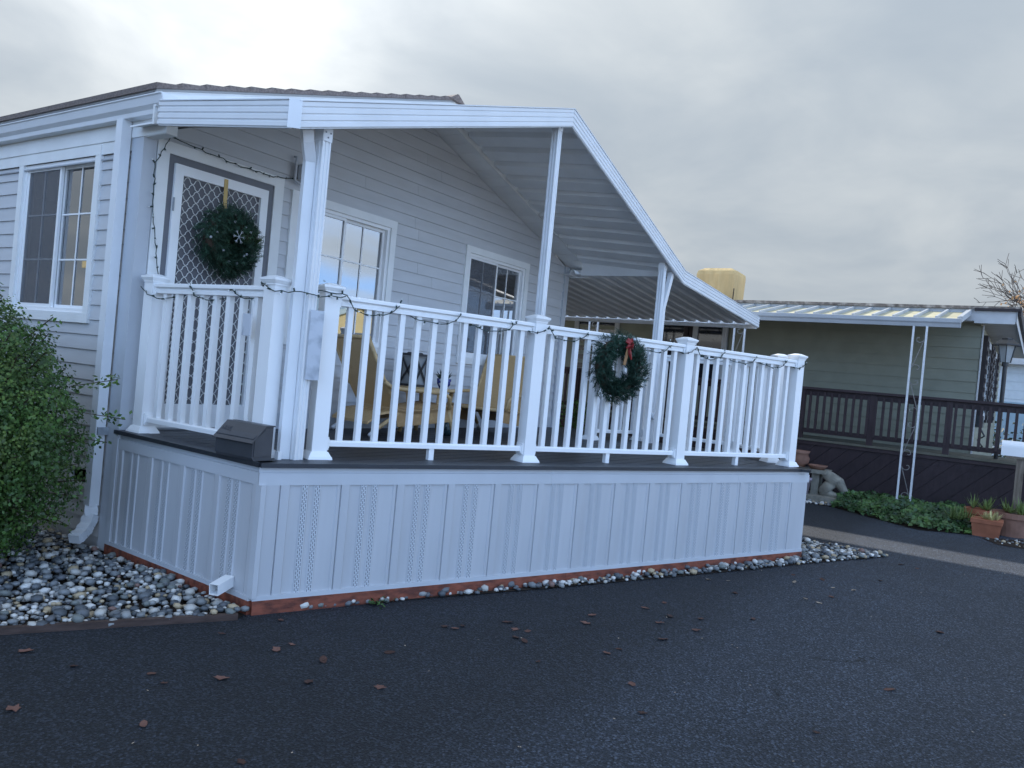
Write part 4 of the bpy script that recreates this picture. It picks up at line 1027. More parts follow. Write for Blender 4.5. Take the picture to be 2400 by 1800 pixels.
# ------------------------------------------------------------------ porch furniture
def lounger(name, label, loc, rz):
    root = thing(name, label, 'chair', loc); root.rotation_euler = (0, 0, rz)
    root['_o'] = (0, 0, 0)                       # parts in local coordinates (chair faces +x)
    W = 0.30
    def sheet(prof, th, nm, w=W):
        mb = MB(); n = len(prof); L = []; U = []
        for x, z in prof:
            L += [(x, -w, z), (x, w, z)]; U += [(x, -w, z + th), (x, w, z + th)]
        P = L + U; F = []; m = len(L)
        for i in range(n - 1):
            a, b, c, d2 = 2 * i, 2 * i + 1, 2 * i + 3, 2 * i + 2
            F += [(a, b, c, d2), (m + d2, m + c, m + b, m + a), (a, d2, m + d2, m + a), (b, m + b, m + c, c)]
        F += [(0, m, m + 1, 1), (m - 2, m - 1, 2 * m - 1, 2 * m - 2)]
        mb.add(P, F); return put(nm, mb, RATTAN, root)
    sheet([(-0.47, 0.84), (-0.40, 0.70), (-0.30, 0.52), (-0.20, 0.36), (-0.13, 0.25)], 0.03, 'backrest')
    sheet([(-0.14, 0.24), (0.0, 0.215), (0.20, 0.225), (0.42, 0.265), (0.58, 0.285)], 0.03, 'seat')
    for s in (-1, 1):
        mb = MB(); mb.add([(-0.14, s * W, 0.24), (0.60, s * W, 0.285), (0.60, s * W, 0.17), (-0.10, s * W, 0.10), (-0.14, s * W * 0.96, 0.24), (0.60, s * W * 0.96, 0.285), (0.60, s * W * 0.96, 0.17), (-0.10, s * W * 0.96, 0.10)], [(0, 1, 2, 3), (7, 6, 5, 4), (3, 2, 6, 7), (0, 4, 5, 1), (1, 5, 6, 2), (0, 3, 7, 4)])
        put('side_panel', mb, RATTAN, root)
        mb = MB(); mb.tube([(-0.49, s * W, 0.87), (-0.30, s * W, 0.53), (-0.12, s * W, 0.25)], 0.017, 8); put('back_rail', mb, RATF, root, True)
        mb = MB(); mb.tube([(-0.30, s * (W + .03), 0.50), (-0.24, s * (W + .04), 0.455), (-0.1, s * (W + .04), 0.44), (0.15, s * (W + .04), 0.435), (0.36, s * (W + .04), 0.43), (0.44, s * (W + .03), 0.39), (0.46, s * (W + .02), 0.28)], 0.019, 8); put('armrest', mb, RATF, root, True)
        mb = MB(); mb.tube([(-0.10, s * W * .95, 0.22), (-0.36, s * W * 1.02, 0.055)], 0.019, 8); l = put('leg', mb, RATF, root, True)
        mb = MB(); mb.tube([(-0.33, s * W * 1.015, 0.073), (-0.40, s * W * 1.03, 0.016)], 0.0205, 8); put('leg_tip', mb, CHROME, l, True)
        mb = MB(); mb.tube([(0.46, s * W * .95, 0.30), (0.56, s * W * 1.0, 0.02)], 0.019, 8); put('leg', mb, RATF, root, True)
    mb = MB(); mb.tube([(-0.49, -W - .01, 0.87), (-0.49, W + .01, 0.87)], 0.017, 8); put('top_rail', mb, RATF, root, True)
    mb = MB(); mb.tube([(0.60, -W - .01, 0.285), (0.60, W + .01, 0.285)], 0.017, 8); put('front_rail', mb, RATF, root, True)
    # rear wing that folds out below the back
    sheet([(-0.42, 0.115), (-0.30, 0.20), (-0.15, 0.225)], 0.022, 'rear_shelf', W * 0.98)
    return root
lounger('wicker_lounger', 'tan wicker lounge chair left of the small table, seen from behind its back', (2.30, -0.48, DZ), -0.22)
lounger('wicker_lounger', 'tan wicker lounge chair right of the small table, facing the other one', (3.95, -0.50, DZ), math.pi + 0.25)
tb = thing('side_table', 'small cane side table with a black lantern between the wicker chairs', 'table', (2.93, -0.43, DZ))
mb = MB(); mb.lathe((2.93, -0.43, DZ + 0.43), [(0.30, 0), (0.315, 0.012), (0.30, 0.026)], 28); put('table_top', mb, RATF, tb, True)
for k in range(4):
    a = math.pi / 4 + k * math.pi / 2 + 0.3; mb = MB(); p = V((2.93 + 0.24 * math.cos(a), -0.43 + 0.24 * math.sin(a), DZ))
    mb.tube([p + V((0.05 * math.cos(a), 0.05 * math.sin(a), 0)), p + V((-0.03 * math.cos(a), -0.03 * math.sin(a), 0.22)), p + V((0, 0, 0.43))], 0.020, 8); put('leg', mb, RATF, tb, True)
lt = thing('lantern', 'black metal lantern with crossed bars on the porch table', 'lantern', (2.78, -0.32, DZ + 0.456))
lc = V((2.78, -0.32, DZ + 0.457)); hw = 0.095; hh = 0.30
mb = MB(); mb.cbox(lc, 0.21, 0.21, 0.022); put('base', mb, BLACKM, lt)
mb = MB(); mb.cbox(lc + V((0, 0, hh)), 0.225, 0.225, 0.024); mb.taper(lc + V((0, 0, hh + 0.024)), 0.12, 0.10, 0.012); put('top', mb, BLACKM, lt)
for sx in (-1, 1):
    for sy in (-1, 1): mb = MB(); mb.cbox(lc + V((sx * hw, sy * hw, 0.022)), 0.026, 0.026, hh - 0.022); put('corner_bar', mb, BLACKM, lt)
for axis, s in ((0, -1), (0, 1), (1, -1), (1, 1)):
    mb = MB()
    for e in (-1, 1):
        if axis: mb.bar(lc + V((-hw * e, s * hw, 0.022)), lc + V((hw * e, s * hw, hh)), 0.008, 0.018)
        else: mb.bar(lc + V((s * hw, -hw * e, 0.022)), lc + V((s * hw, hw * e, hh)), 0.008, 0.018)
    put('cross_bar', mb, BLACKM, lt)
mb = MB(); mb.cbox(lc + V((0, 0, 0.023)), 0.165, 0.165, hh - 0.026); put('frosted_glass', mb, mat('lantern_frosted_glass', (0.26, 0.285, 0.30), 0.3, 0.5, 0.1), lt)
def rosette(mb, c, n, ln, r, lift=0.6, w=0.012):
    for i in range(n):
        a = r.random() * 6.283; e = lift * (0.35 + 0.9 * r.random()); d = V((math.cos(a) * math.cos(e), math.sin(a) * math.cos(e), math.sin(e))); L = ln * (0.7 + 0.5 * r.random()); s = d.cross(V((0, 0, 1))).normalized() * w
        m_ = V(c) + d * L * 0.45; t = V(c) + d * L + V((0, 0, 0.12 * L))
        mb.add([V(c) - s * .5, V(c) + s * .5, m_ + s, t, m_ - s, m_ + V((0, 0, -w * .6))], [(0, 1, 2, 5), (5, 2, 3), (5, 3, 4), (0, 5, 4)])
ps = thing('potted_succulent', 'blue patterned pot of dark succulent on the porch table', 'plant', (3.06, -0.49, DZ + 0.457))
mb = MB(); mb.lathe((3.06, -0.49, DZ + 0.457), [(0.045, 0), (0.07, 0.05), (0.075, 0.10), (0.068, 0.10), (0.06, 0.085)], 18); put('pot', mb, TALAV, ps, True)
mb = MB(); r = random.Random(4)
for i in range(5): rosette(mb, (3.06 + r.uniform(-.04, .04), -0.49 + r.uniform(-.04, .04), DZ + 0.545), 16, 0.10, r, 1.0)
put('leaves', mb, SUCC, ps)
mb = MB(); mb.lathe((3.0, -0.62, DZ), [(0.05, 0), (0.075, 0.03), (0.08, 0.08), (0.06, 0.115), (0.065, 0.13), (0.03, 0.135)], 16); mb.ball((2.94, -0.65, DZ + 0.09), 0.035, 8); mb.ball((2.97, -0.60, DZ + 0.14), 0.028, 8)
tag(put('garden_figurine', mb, GLAZEB, None, True), 'small dark teal glazed figurine on the deck under the table', 'figurine')

# ------------------------------------------------------------------ leaf helpers, shrub
def leaf(mb, p, n, ln, w, r):
    n = V(n).normalized(); a = n.orthogonal().normalized(); a = Matrix.Rotation(r.random() * 6.283, 3, n) @ a; b = n.cross(a)
    p = V(p); q = p + a * ln; m_ = p + a * ln * 0.5 - n * ln * 0.10
    mb.add([p, m_ + b * w + n * ln * 0.07, q, m_ - b * w + n * ln * 0.07], [(0, 1, 2, 3)])
sh = thing('evergreen_shrub', 'big leafy green shrub beside the house wall at the left edge', 'shrub', (-0.95, 0.65, 0))
r = random.Random(31); lm = MB(); tw = MB()
SC = V((-0.97, 0.56, 0.90))
def hull(n):
    k = 1.0 + 0.13 * noise.noise(n * 2.3 + V((4.1, 0, 0))) + 0.10 * noise.noise(n * 5.5) + 0.05 * noise.noise(n * 11.0)
    return SC + V((n.x * 0.69, n.y * 1.30, n.z * (0.90 if n.z > 0 else 0.95))) * k
for i in range(170):
    n = V((r.gauss(0, 1), r.gauss(0, 1), r.gauss(0, 1))).normalized(); p = hull(n)
    if p.z < 0.1: continue
    tw.tube([V((-0.95 + r.uniform(-.1, .1), 0.62 + r.uniform(-.2, .2), 0.05)), V((-0.96, 0.58, 0.45)).lerp(p, 0.5) + V((r.uniform(-.1, .1), r.uniform(-.1, .1), 0)), p + (p - SC) * 0.02], [0.016, 0.009, 0.003], 4)
k = 0
while k < 88000:
    n = V((r.gauss(0, 1), r.gauss(0, 1), r.gauss(0, 1))).normalized()
    if n.dot(V((0.35, 0.9, 0.0))) > 0.75: continue
    p = hull(n); dep = r.random() ** 1.6
    clump = noise.noise(p * 6.0)
    if clump < -0.22 and r.random() < 0.65: dep = 0.5 + 0.5 * dep
    q = p + (SC - p) * (0.42 * dep) + V((r.gauss(0, .018), r.gauss(0, .018), r.gauss(0, .018)))
    if q.z < 0.07: continue
    sz = 0.016 + 0.020 * r.random() ** 1.5
    leaf(lm, q, n * 0.8 + V((r.uniform(-.9, .9), r.uniform(-.9, .9), r.uniform(-.3, 1.1))), sz, sz * 0.36, r); k += 1
for a, b in (((-0.52, -0.85, 1.25), (-0.38, -1.12, 1.32)), ((-0.5, -0.85, 1.1), (-0.33, -1.15, 1.08)), ((-0.55, -0.8, 0.95), (-0.38, -1.06, 0.93)), ((-0.8, -0.3, 1.65), (-0.78, -0.42, 1.80)), ((-0.7, -0.6, 1.5), (-0.62, -0.78, 1.66)), ((-0.8, 0.1, 1.7), (-0.8, 0.0, 1.86)), ((-0.6, -0.5, 0.5), (-0.4, -0.75, 0.36))):
    a, b = V(a) + V((-0.17, 0.25, 0)), V(b) + V((-0.17, 0.25, 0)); tw.tube([a, b], 0.003, 4)
    for i in range(46): leaf(lm, a.lerp(b, r.random()) + V((r.gauss(0, .02), r.gauss(0, .02), r.gauss(0, .02))), (r.gauss(0, 1), r.gauss(0, 1), 1.0), 0.034, 0.011, r)
put('foliage', lm, LEAFG, sh); put('stems', tw, TWIG, sh)

# ------------------------------------------------------------------ pebble beds
pebm = []
for k in range(7):
    rr_ = random.Random(100 + k); mb = MB(); mb.ball((0, 0, 0), 1.0, 6)
    sc = (1.0, 0.70 + 0.25 * rr_.random(), 0.45 + 0.25 * rr_.random())
    mb.v = [V((p.x * sc[0], p.y * sc[1], p.z * sc[2])) * (1 + 0.16 * noise.noise(p * 1.3 + V((k * 3.1, 0, 0)))) for p in mb.v]
    pebm.append((mb, mesh_of('pebble', mb, PEB1, smooth=True)))
def in_poly(x, y, P):
    c_ = False; n = len(P)
    for i in range(n):
        a, b = P[i], P[(i + 1) % n]
        if (a[1] > y) != (b[1] > y) and x < (b[0] - a[0]) * (y - a[1]) / (b[1] - a[1]) + a[0]: c_ = not c_
    return c_
EDG = [(-0.20, -1.73), (-0.74, -1.44), (-1.30, -1.15), (-2.2, -0.70)]
bedL = [(-0.04, 4.5), (-0.05, -0.05), (-0.125, -1.70), *EDG, (-3.5, 2.0), (-3.0, 4.5)]
tF = lambda s, o: D0 + FD * s + FN * o
bedF = [tF(0.25, 0.0), tF(0.25, 0.02), tF(1.2, 0.045), tF(2.2, 0.10), tF(3.4, 0.135), tF(4.6, 0.16), tF(5.6, 0.17), V((6.15, -4.28, 0)), V((6.2, -3.42, 0)), V((5.95, -2.75, 0)), D1, tF(4.5, 0.0)]
bedF = [(p.x, p.y) for p in bedF]
def bed(name, poly, m_, z=0.006):
    mb = MB(); mb.add([(x, y, z) for x, y in poly], [tuple(range(len(poly)))]); return struct(name, mb, m_)
bl_ = bed('pebble_bed', bedL, SOIL); bf_ = bed('pebble_border', bedF, SOIL)
def scatter(poly, n, smin, smax, zfun, r, bias=None):
    xs = [p[0] for p in poly]; ys = [p[1] for p in poly]; out = []; grid = {}
    tries = 0
    while len(out) < n and tries < n * 60:
        tries += 1
        x, y = r.uniform(min(xs), max(xs)), r.uniform(min(ys), max(ys))
        if not in_poly(x, y, poly): continue
        if bias and r.random() > bias(x, y): continue
        s = smin + (smax - smin) * r.random() ** 2.2
        key = (int(x / 0.05), int(y / 0.05)); near = False; lay = 0
        for i in (-1, 0, 1):
            for j in (-1, 0, 1):
                for (a, b, c_) in grid.get((key[0] + i, key[1] + j), ()):
                    dd = math.hypot(a - x, b - y)
                    if dd < (s + c_) * 0.52: near = True
                    elif dd < (s + c_) * 0.9: lay += 1
        if near: continue
        grid.setdefault(key, []).append((x, y, s)); out.append((x, y, zfun(x, y) + s * 0.35 + 0.007 * min(lay, 3), s))
    return out
def place_pebbles(bedobj, pts, nind, r):
    pts.sort(key=lambda p: -p[3] / ((p[0] - CAM.x) ** 2 + (p[1] - CAM.y) ** 2) ** 0.5)
    for x, y, z, s in pts[:nind]:
        mb, me = pebm[r.randrange(7)]
        inst('pebble', me, bedobj, (x, y, z), 0, (s, s, s), (r.uniform(-.35, .35), r.uniform(-.35, .35), r.uniform(0, 6.28)))
    mm = MB()
    for x, y, z, s in pts[nind:]:
        mb, me = pebm[r.randrange(7)]; R_ = Matrix.Rotation(r.uniform(0, 6.28), 3, 'Z') @ Matrix.Rotation(r.uniform(-.35, .35), 3, 'X')
        mm.add([R_ @ (p * s) + V((x, y, z)) for p in mb.v], mb.f)
    if mm.f:
        o = put('pebble_mass', mm, PEB2, bedobj, True); o['kind'] = 'stuff'
r = random.Random(77)
hz = lambda x, y: 0.02 + 0.025 * noise.noise(V((x * 2.5, y * 2.5, 0)))
visL = lambda x, y: 1.0 if (y < 1.0 and x > -1.7) else 0.12
ptsL = scatter(bedL, 4200, 0.015, 0.043, hz, r, visL)
place_pebbles(bl_, ptsL, 200, r)
ptsF = scatter(bedF, 820, 0.016, 0.045, lambda x, y: 0.008, r)
place_pebbles(bf_, ptsF, 100, r)
mb = MB()
for a, b in zip(EDG[:-1], EDG[1:]): mb.bar(V((*a, 0.010)), V((*b, 0.010)), 0.035, 0.052)
tag(put('edging_timber', mb, BRNW), 'low brown timber edging in front of the pebble bed', 'edging')
# small weeds along the red base timber
def weed(name, label, c, n, seed):
    r = random.Random(seed); mb = MB()
    for i in range(n):
        leaf(mb, V(c) + V((r.gauss(0, .05), r.gauss(0, .02), 0.01 + 0.02 * r.random())), (r.gauss(0, .5), r.gauss(0, .5), 1), 0.035, 0.010, r)
    tag(put(name, mb, IVY), label, 'weed')
w1 = tF(0.82, 0.06); weed('weed', 'small green weed growing at the foot of the red base timber', (w1.x, w1.y, 0.0), 40, 5)

# ------------------------------------------------------------------ fallen leaves
LEAVES = [(0.54, -2.69), (0.56, -2.75), (0.63, -2.75), (0.91, -2.89), (0.83, -3.0), (0.86, -3.07), (0.71, -3.08), (0.7, -3.15), (-0.32, -2.34), (-0.43, -2.35), (-0.11, -2.0), (-0.02, -2.76), (-0.34, -2.6), (1.48, -3.18), (1.29, -3.23), (1.4, -3.71), (1.75, -3.79), (2.02, -3.72), (1.7, -3.56), (1.94, -3.35), (2.18, -3.39), (1.9, -3.55), (3.17, -3.36), (3.28, -3.49), (2.93, -3.66), (3.87, -4.19), (3.27, -4.11), (3.23, -4.22), (3.52, -4.25), (4.1, -4.05), (4.04, -3.82), (3.77, -3.9), (5.55, -4.63), (5.6, -4.48), (0.9, -3.58), (1.02, -3.6), (0.48, -3.38), (0.58, -3.89), (0.29, -4.08), (2.34, -3.98), (3.95, -4.34), (4.58, -4.45), (0.71, -4.77), (1.62, -4.95), (3.17, -5.05), (-1.31, -1.61), (-1.24, -1.92), (-1.04, -2.22), (-0.85, -2.47), (-0.49, -1.98), (-1.22, -1.3), (-0.35, -2.61), (-0.39, -3.04), (-1.26, -3.16), (-1.06, -2.35), (-1.34, -2.65), (-1.62, -2.19), (-0.59, -2.77)]
lfm = []
for k in range(6):
    r = random.Random(40 + k); mb = MB(); n = 11; ring = []
    for i in range(n):
        a = 6.283 * i / n; rad = (1.0 if i % 2 == 0 else 0.55 + 0.2 * r.random()) * (0.75 + 0.4 * r.random())
        if k > 3: rad = 0.8 + 0.15 * math.cos(2 * a)
        ring.append((rad * math.cos(a) * 1.25, rad * math.sin(a) * 0.85, 0.10 + 0.25 * r.random() * rad))
    top = [V((0, 0, 0.06))] + [V(p) for p in ring]
    mb.add(top + [p - V((0, 0, 0.05)) for p in top], [(0, 1 + i, 1 + (i + 1) % n) for i in range(n)] + [(n + 1, n + 2 + (i + 1) % n, n + 2 + i) for i in range(n)])
    lfm.append(mesh_of('fallen_leaf', mb, FALLEN if k not in (2, 5) else FALLEN2))
r = random.Random(61)
for i, (x, y) in enumerate(LEAVES):
    x, y = CAM.x + (x - CAM.x) * 1.026, CAM.y + (y - CAM.y) * 1.026
    s = 0.018 + 0.017 * r.random(); pale = x > 2.6 and r.random() < 0.5
    o = inst('fallen_leaf', lfm[(2, 5)[i % 2] if pale else (0, 1, 3, 4)[i % 4]], None, (x, y, 0.003), 0, (s, s, s), (r.uniform(-.2, .2), r.uniform(-.2, .2), r.uniform(0, 6.28)))
    tag(o, 'pale dry leaf scrap lying on the asphalt' if pale else 'brown curled leaf lying on the asphalt', 'leaf', 'pale leaf scraps on the asphalt' if pale else 'fallen brown leaves on the asphalt')
r = random.Random(62); mb = MB()
for i in range(110):
    x = r.uniform(-1.5, 8); y = r.uniform(-5.5, -1.9)
    if y > -1.95 - 0.38 * max(x, 0): continue
    s = 0.003 + 0.005 * r.random(); leaf(mb, (x, y, 0.005), (r.gauss(0, .2), r.gauss(0, .2), 1), s * 2, s * 0.7, r)
o = put('leaf_crumbs', mb, FALLEN2); o['kind'] = 'stuff'; o['label'] = 'tiny pale leaf crumbs scattered over the asphalt'

# ------------------------------------------------------------------ neighbour: green house
nh = thing('neighbour_house', 'sage green lap-sided house across the drive with low roof', 'house', (12.3, 0, 0))
NX, NY = 12.3, -4.56
k = 0; z = 0.45
while z < 3.12:
    h = 0.192
    for a, b in ((NY, -0.24), (-0.24, 0.55), (0.55, 1.32), (1.32, 7.0)):
        if (a, b) == (-0.24, 0.55) and 1.75 < z + .1 < 3.0: continue
        if (a, b) == (0.55, 1.32) and 0.9 < z + .1 < 3.0: continue
        mb = MB(); mb.hexa([(NX - 0.016, a, z), (NX + 0.02, a, z), (NX + 0.02, b, z), (NX - 0.016, b, z), (NX - 0.003, a, z + h), (NX + 0.02, a, z + h), (NX + 0.02, b, z + h), (NX - 0.003, b, z + h)]); put('siding_board', mb, NSIDE, nh)
    mb = MB(); mb.hexa([(NX, NY - 0.016, z), (20.0, NY - 0.016, z), (20.0, NY + 0.01, z), (NX, NY + 0.01, z), (NX, NY - 0.003, z + h), (20.0, NY - 0.003, z + h), (20.0, NY + 0.01, z + h), (NX, NY + 0.01, z + h)])
    put('siding_board', mb, NSIDE, nh); z += h
mb = MB(); mb.box((NX + 0.03, NY + 0.02, 0), (20.0, 7.0, 3.2)); put('wall', mb, NSIDE, nh)
mb = MB(); mb.box((NX - 0.02, NY - 0.035, 0.4), (NX + 0.09, NY - 0.0165, 3.15)); put('corner_trim', mb, NFASC, nh)
mb = MB(); mb.hexa([(12.02, -5.05, 3.19), (20.6, -5.05, 3.19), (20.6, 7.5, 3.19), (12.02, 7.5, 3.19), (12.02, -5.05, 3.385), (20.6, -5.05, 3.385), (20.6, 7.5, 3.385), (12.02, 7.5, 3.385)]); nroof = put('roof', mb, NFASC, nh)
mb = MB(); P = [(11.98, -5.09, 3.386), (16.3, -5.09, 3.62), (16.3, 7.55, 3.62), (11.98, 7.55, 3.386)]; mb.hexa(P + [(x, y, zz + 0.05) for x, y, zz in P]); put('roof_felt', mb, NROOF, nroof)
mb = MB(); mb.box((11.96, -5.10, 3.36), (12.019, -4.45, 3.40)); mb.box((12.05, -5.11, 3.30), (20.0, -5.07, 3.44)); put('roof_edge', mb, SHUT, nroof)
mb = MB(); mb.box((12.0, -5.06, 3.165), (20.6, -5.055, 3.375)); mb.box((11.985, -5.04, 3.15), (12.015, -4.46, 3.19)); put('fascia', mb, NFASC, nroof)
mb = MB(); mb.box((14.4, -1.75, 3.48), (15.2, -0.95, 3.66)); put('skylight', mb, NFASC, nroof)
def nwin(y0, y1, z0, z1, m_, dark, name='window'):
    mb = MB(); t = 0.10
    mb.box((NX - 0.05, y0, z0), (NX + 0.02, y0 + t, z1)); mb.box((NX - 0.05, y1 - t, z0), (NX + 0.02, y1, z1)); mb.box((NX - 0.049, y0 + t, z1 - t), (NX + 0.02, y1 - t, z1)); mb.box((NX - 0.049, y0 + t, z0), (NX + 0.02, y1 - t, z0 + t))
    w = put(name, mb, m_, nh); mb = MB(); mb.box((NX - 0.01, y0 + t, z0 + t), (NX + 0.01, y1 - t, z1 - t)); put('pane', mb, dark, w); return w
DKPANE = mat('dark_pane', (0.012, 0.016, 0.026), 0.06, 0.6, 0.1)
nwin(-0.20, 0.52, 1.72, 3.02, NFASC, DKPANE); nwin(0.62, 1.28, 0.98, 3.02, SHUT, DKPANE, 'door'); nwin(2.2, 3.3, 1.6, 3.0, NFASC, DKPANE)
mb = MB(); mb.box((NX - 0.055, 0.525, 1.78), (NX - 0.012, 0.60, 2.96)); put('shutter', mb, SHUT, nh)
for x0 in (12.75, 15.2):        # end-wall windows with shutters
    mb = MB(); mb.box((x0 + 0.45, NY - 0.06, 1.55), (x0 + 1.75, NY - 0.017, 3.0)); w = put('window', mb, NFASC, nh)
    mb = MB(); mb.box((x0 + 0.58, NY - 0.064, 1.68), (x0 + 1.62, NY - 0.061, 2.88)); put('pane', mb, DKPANE, w)
    for s in (0.0, 1.78):
        mb = MB(); mb.box((x0 + s, NY - 0.085, 1.5), (x0 + s + 0.40, NY - 0.017, 3.02))
        for q in range(9): mb.box((x0 + s + 0.04, NY - 0.100, 1.56 + q * 0.16), (x0 + s + 0.36, NY - 0.0851, 1.64 + q * 0.16))
        put('shutter', mb, SHUT, nh)
mb = MB(); mb.box((12.5, NY - 0.14, 1.42), (12.75, NY - 0.02, 1.62)); mb.tube([(12.62, NY - 0.1, 1.42), (12.60, NY - 0.18, 1.28), (12.66, NY - 0.08, 1.2), (12.6, NY - 0.16, 1.1), (12.63, NY - 0.1, 1.0)], 0.016, 6); put('hose_reel', mb, BLACKM, nh)
# covered rooftop cooler
rc = thing('rooftop_cooler', 'rooftop cooler under a tan canvas cover on the green house', 'cooler', (14.2, 0.75, 3.5))
mb = MB(); P = []
prof = [(0.40, 3.50), (0.41, 3.75), (0.425, 4.0), (0.435, 4.22), (0.42, 4.30), (0.31, 4.37)]
n = 40
for ri, (hf, zz) in enumerate(prof):
    for j in range(n):
        a = 6.283 * j / n; ca, sa = math.cos(a), math.sin(a); k = 1.0 / max(abs(ca), abs(sa)); k = min(k, 1.40)
        wv = 1 + 0.018 * math.sin(a * 13 + ri) + 0.02 * noise.noise(V((ca * 3, sa * 3, zz * 2)))
        P.append((14.2 + hf * k * ca * wv * 0.95, 0.72 + hf * k * sa * wv, zz))
F = [(i * n + j, i * n + (j + 1) % n, (i + 1) * n + (j + 1) % n, (i + 1) * n + j) for i in range(len(prof) - 1) for j in range(n)] + [tuple(range((len(prof) - 1) * n, len(prof) * n))]
mb.add(P, F); put('canvas_cover', mb, CHIMC, rc)
mb = MB(); mb.tube([(13.72, 0.26, 3.5), (13.73, 0.255, 3.9)], 0.012, 5); put('tie_cord', mb, TWIG, rc)
# neighbour patio awning
na = thing('patio_awning', 'cream panelled patio awning along the green house on paired iron posts', 'awning', (11.2, -1.5, 0))
def nz_(x): return 3.02 + (x - 10.4) * 0.19
y = -4.36
while y < 6.0:
    mb = MB(); w = 0.30
    P = [(10.44, y, nz_(10.44)), (12.0, y, nz_(12.0)), (12.0, y + w - 0.004, nz_(12.0)), (10.44, y + w - 0.004, nz_(10.44))]
    mb.hexa([(a, b, c_ - 0.012) for a, b, c_ in P] + P); put('awning_panel', mb, NAWN, na)
    mb = MB(); mb.bar((10.42, y, nz_(10.42) + 0.022), (12.0, y, nz_(12.0) + 0.022), 0.035, 0.052); put('rib', mb, NRIB, na)
    y += w
mb = MB(); mb.bar((10.42, -4.39, nz_(10.42) + 0.01), (12.0, -4.39, nz_(12.0) + 0.01), 0.04, 0.09); put('end_rail', mb, NRIB, na)
kp2 = [(0, 0), (0.06, 0), (0.075, 0.05), (0.095, 0.075), (0.10, 0.13), (0.09, 0.135), (0.085, 0.09), (0.0, 0.085)]
mb = MB(); mb.extr(kp2, (10.45, -4.40, 2.905), (10.45, 6.0, 2.905), (-1, 0, 0), (0, 0, 1)); put('gutter', mb, NRIB, na)
def scroll(y0, z0, hgt, flip):
    mb = MB(); pts = []; yc = y0; r0 = 0.072
    s = -1 if flip else 1
    for i in range(17):
        a = i / 16 * 1.6 * math.pi; rr2 = 0.012 + (r0 - 0.012) * i / 16
        pts.append(V((10.40, yc + s * rr2 * math.cos(a + 1.2), z0 + hgt - 0.07 + rr2 * math.sin(a + 1.2))))
    q = []
    for i in range(17):
        a = (16 - i) / 16 * 1.6 * math.pi; rr2 = 0.012 + (r0 - 0.012) * (16 - i) / 16
        q.append(V((10.40, yc - s * rr2 * math.cos(a + 1.2), z0 + 0.07 - rr2 * math.sin(a + 1.2))))
    mb.tube(pts + q, 0.0065, 4); return mb
for y0 in (-3.86, -1.05, 1.82):
    for s in (-1, 1):
        mb = MB(); mb.box((10.385, y0 + s * 0.092 - 0.014, 0.0), (10.415, y0 + s * 0.092 + 0.014, 2.906)); put('iron_post', mb, IRON, na)
    for k in range(4): put('iron_scroll', scroll(y0, 0.20 + k * 0.66, 0.60, k % 2), RUST, na)
# neighbour deck
nd = thing('neighbour_deck', 'dark brown timber deck with diagonal boarding in front of the green house', 'deck', (10.8, -2, 0))
NF = 10.80
mb = MB(); mb.box((NF + 0.05, -6.8, 0), (NX - 0.02, 5.0, 0.93)); put('frame', mb, NDECK, nd)
mb = MB(); mb.box((NF - 0.04, -6.8, 0.931), (NX - 0.02, 5.0, 0.965)); put('deck_top', mb, NSTEP, nd)
mb = MB(); mb.box((NF - 0.02, -6.8, 0.87), (NF + 0.0, 5.0, 0.930)); put('rim_board', mb, NRAIL, nd)
y = -7.4
while y < 4.6:
    zt_, w = 0.868, 0.255; mb = MB(); sl = 0.90
    P = [(NF, y + sl, 0.0), (NF, y + sl + w, 0.0), (NF + 0.03, y + sl + w, 0.0), (NF + 0.03, y + sl, 0.0), (NF, y, zt_), (NF, y + w, zt_), (NF + 0.03, y + w, zt_), (NF + 0.03, y, zt_)]
    mb.hexa(P); put('diagonal_board', mb, NDECK, nd); y += w + 0.008
nr_ = thing('neighbour_railing', 'dark brown baluster railing on the deck of the green house', 'railing', (10.85, -2, 0.965))
mb = MB(); mb.box((NF - 0.06, -6.8, 1.80), (NF + 0.10, 5.0, 1.84)); put('hand_rail', mb, NRAIL, nr_)
mb = MB(); mb.box((NF + 0.0, -6.8, 1.70), (NF + 0.04, 5.0, 1.80)); put('top_rail', mb, NRAIL, nr_)
mb = MB(); mb.box((NF + 0.0, -6.8, 1.065), (NF + 0.04, 5.0, 1.14)); put('bottom_rail', mb, NRAIL, nr_)
bm = MB(); bm.box((-0.036, -0.02, 1.10), (-0.002, 0.02, 1.76)); NB = mesh_of('baluster', bm, NRAIL)
pm2 = MB(); pm2.box((0.041, -0.045, 0.966), (0.13, 0.045, 1.80)); NP = mesh_of('post', pm2, NRAIL)
y = -6.7
while y < 3.2: inst('baluster', NB, nr_, (NF, y, 0)); y += 0.114
for y in (-6.54, -5.44, -4.33, -3.225, -2.12, -1.01, 0.1, 1.2, 2.3): inst('post', NP, nr_, (NF - 0.06, y, 0))

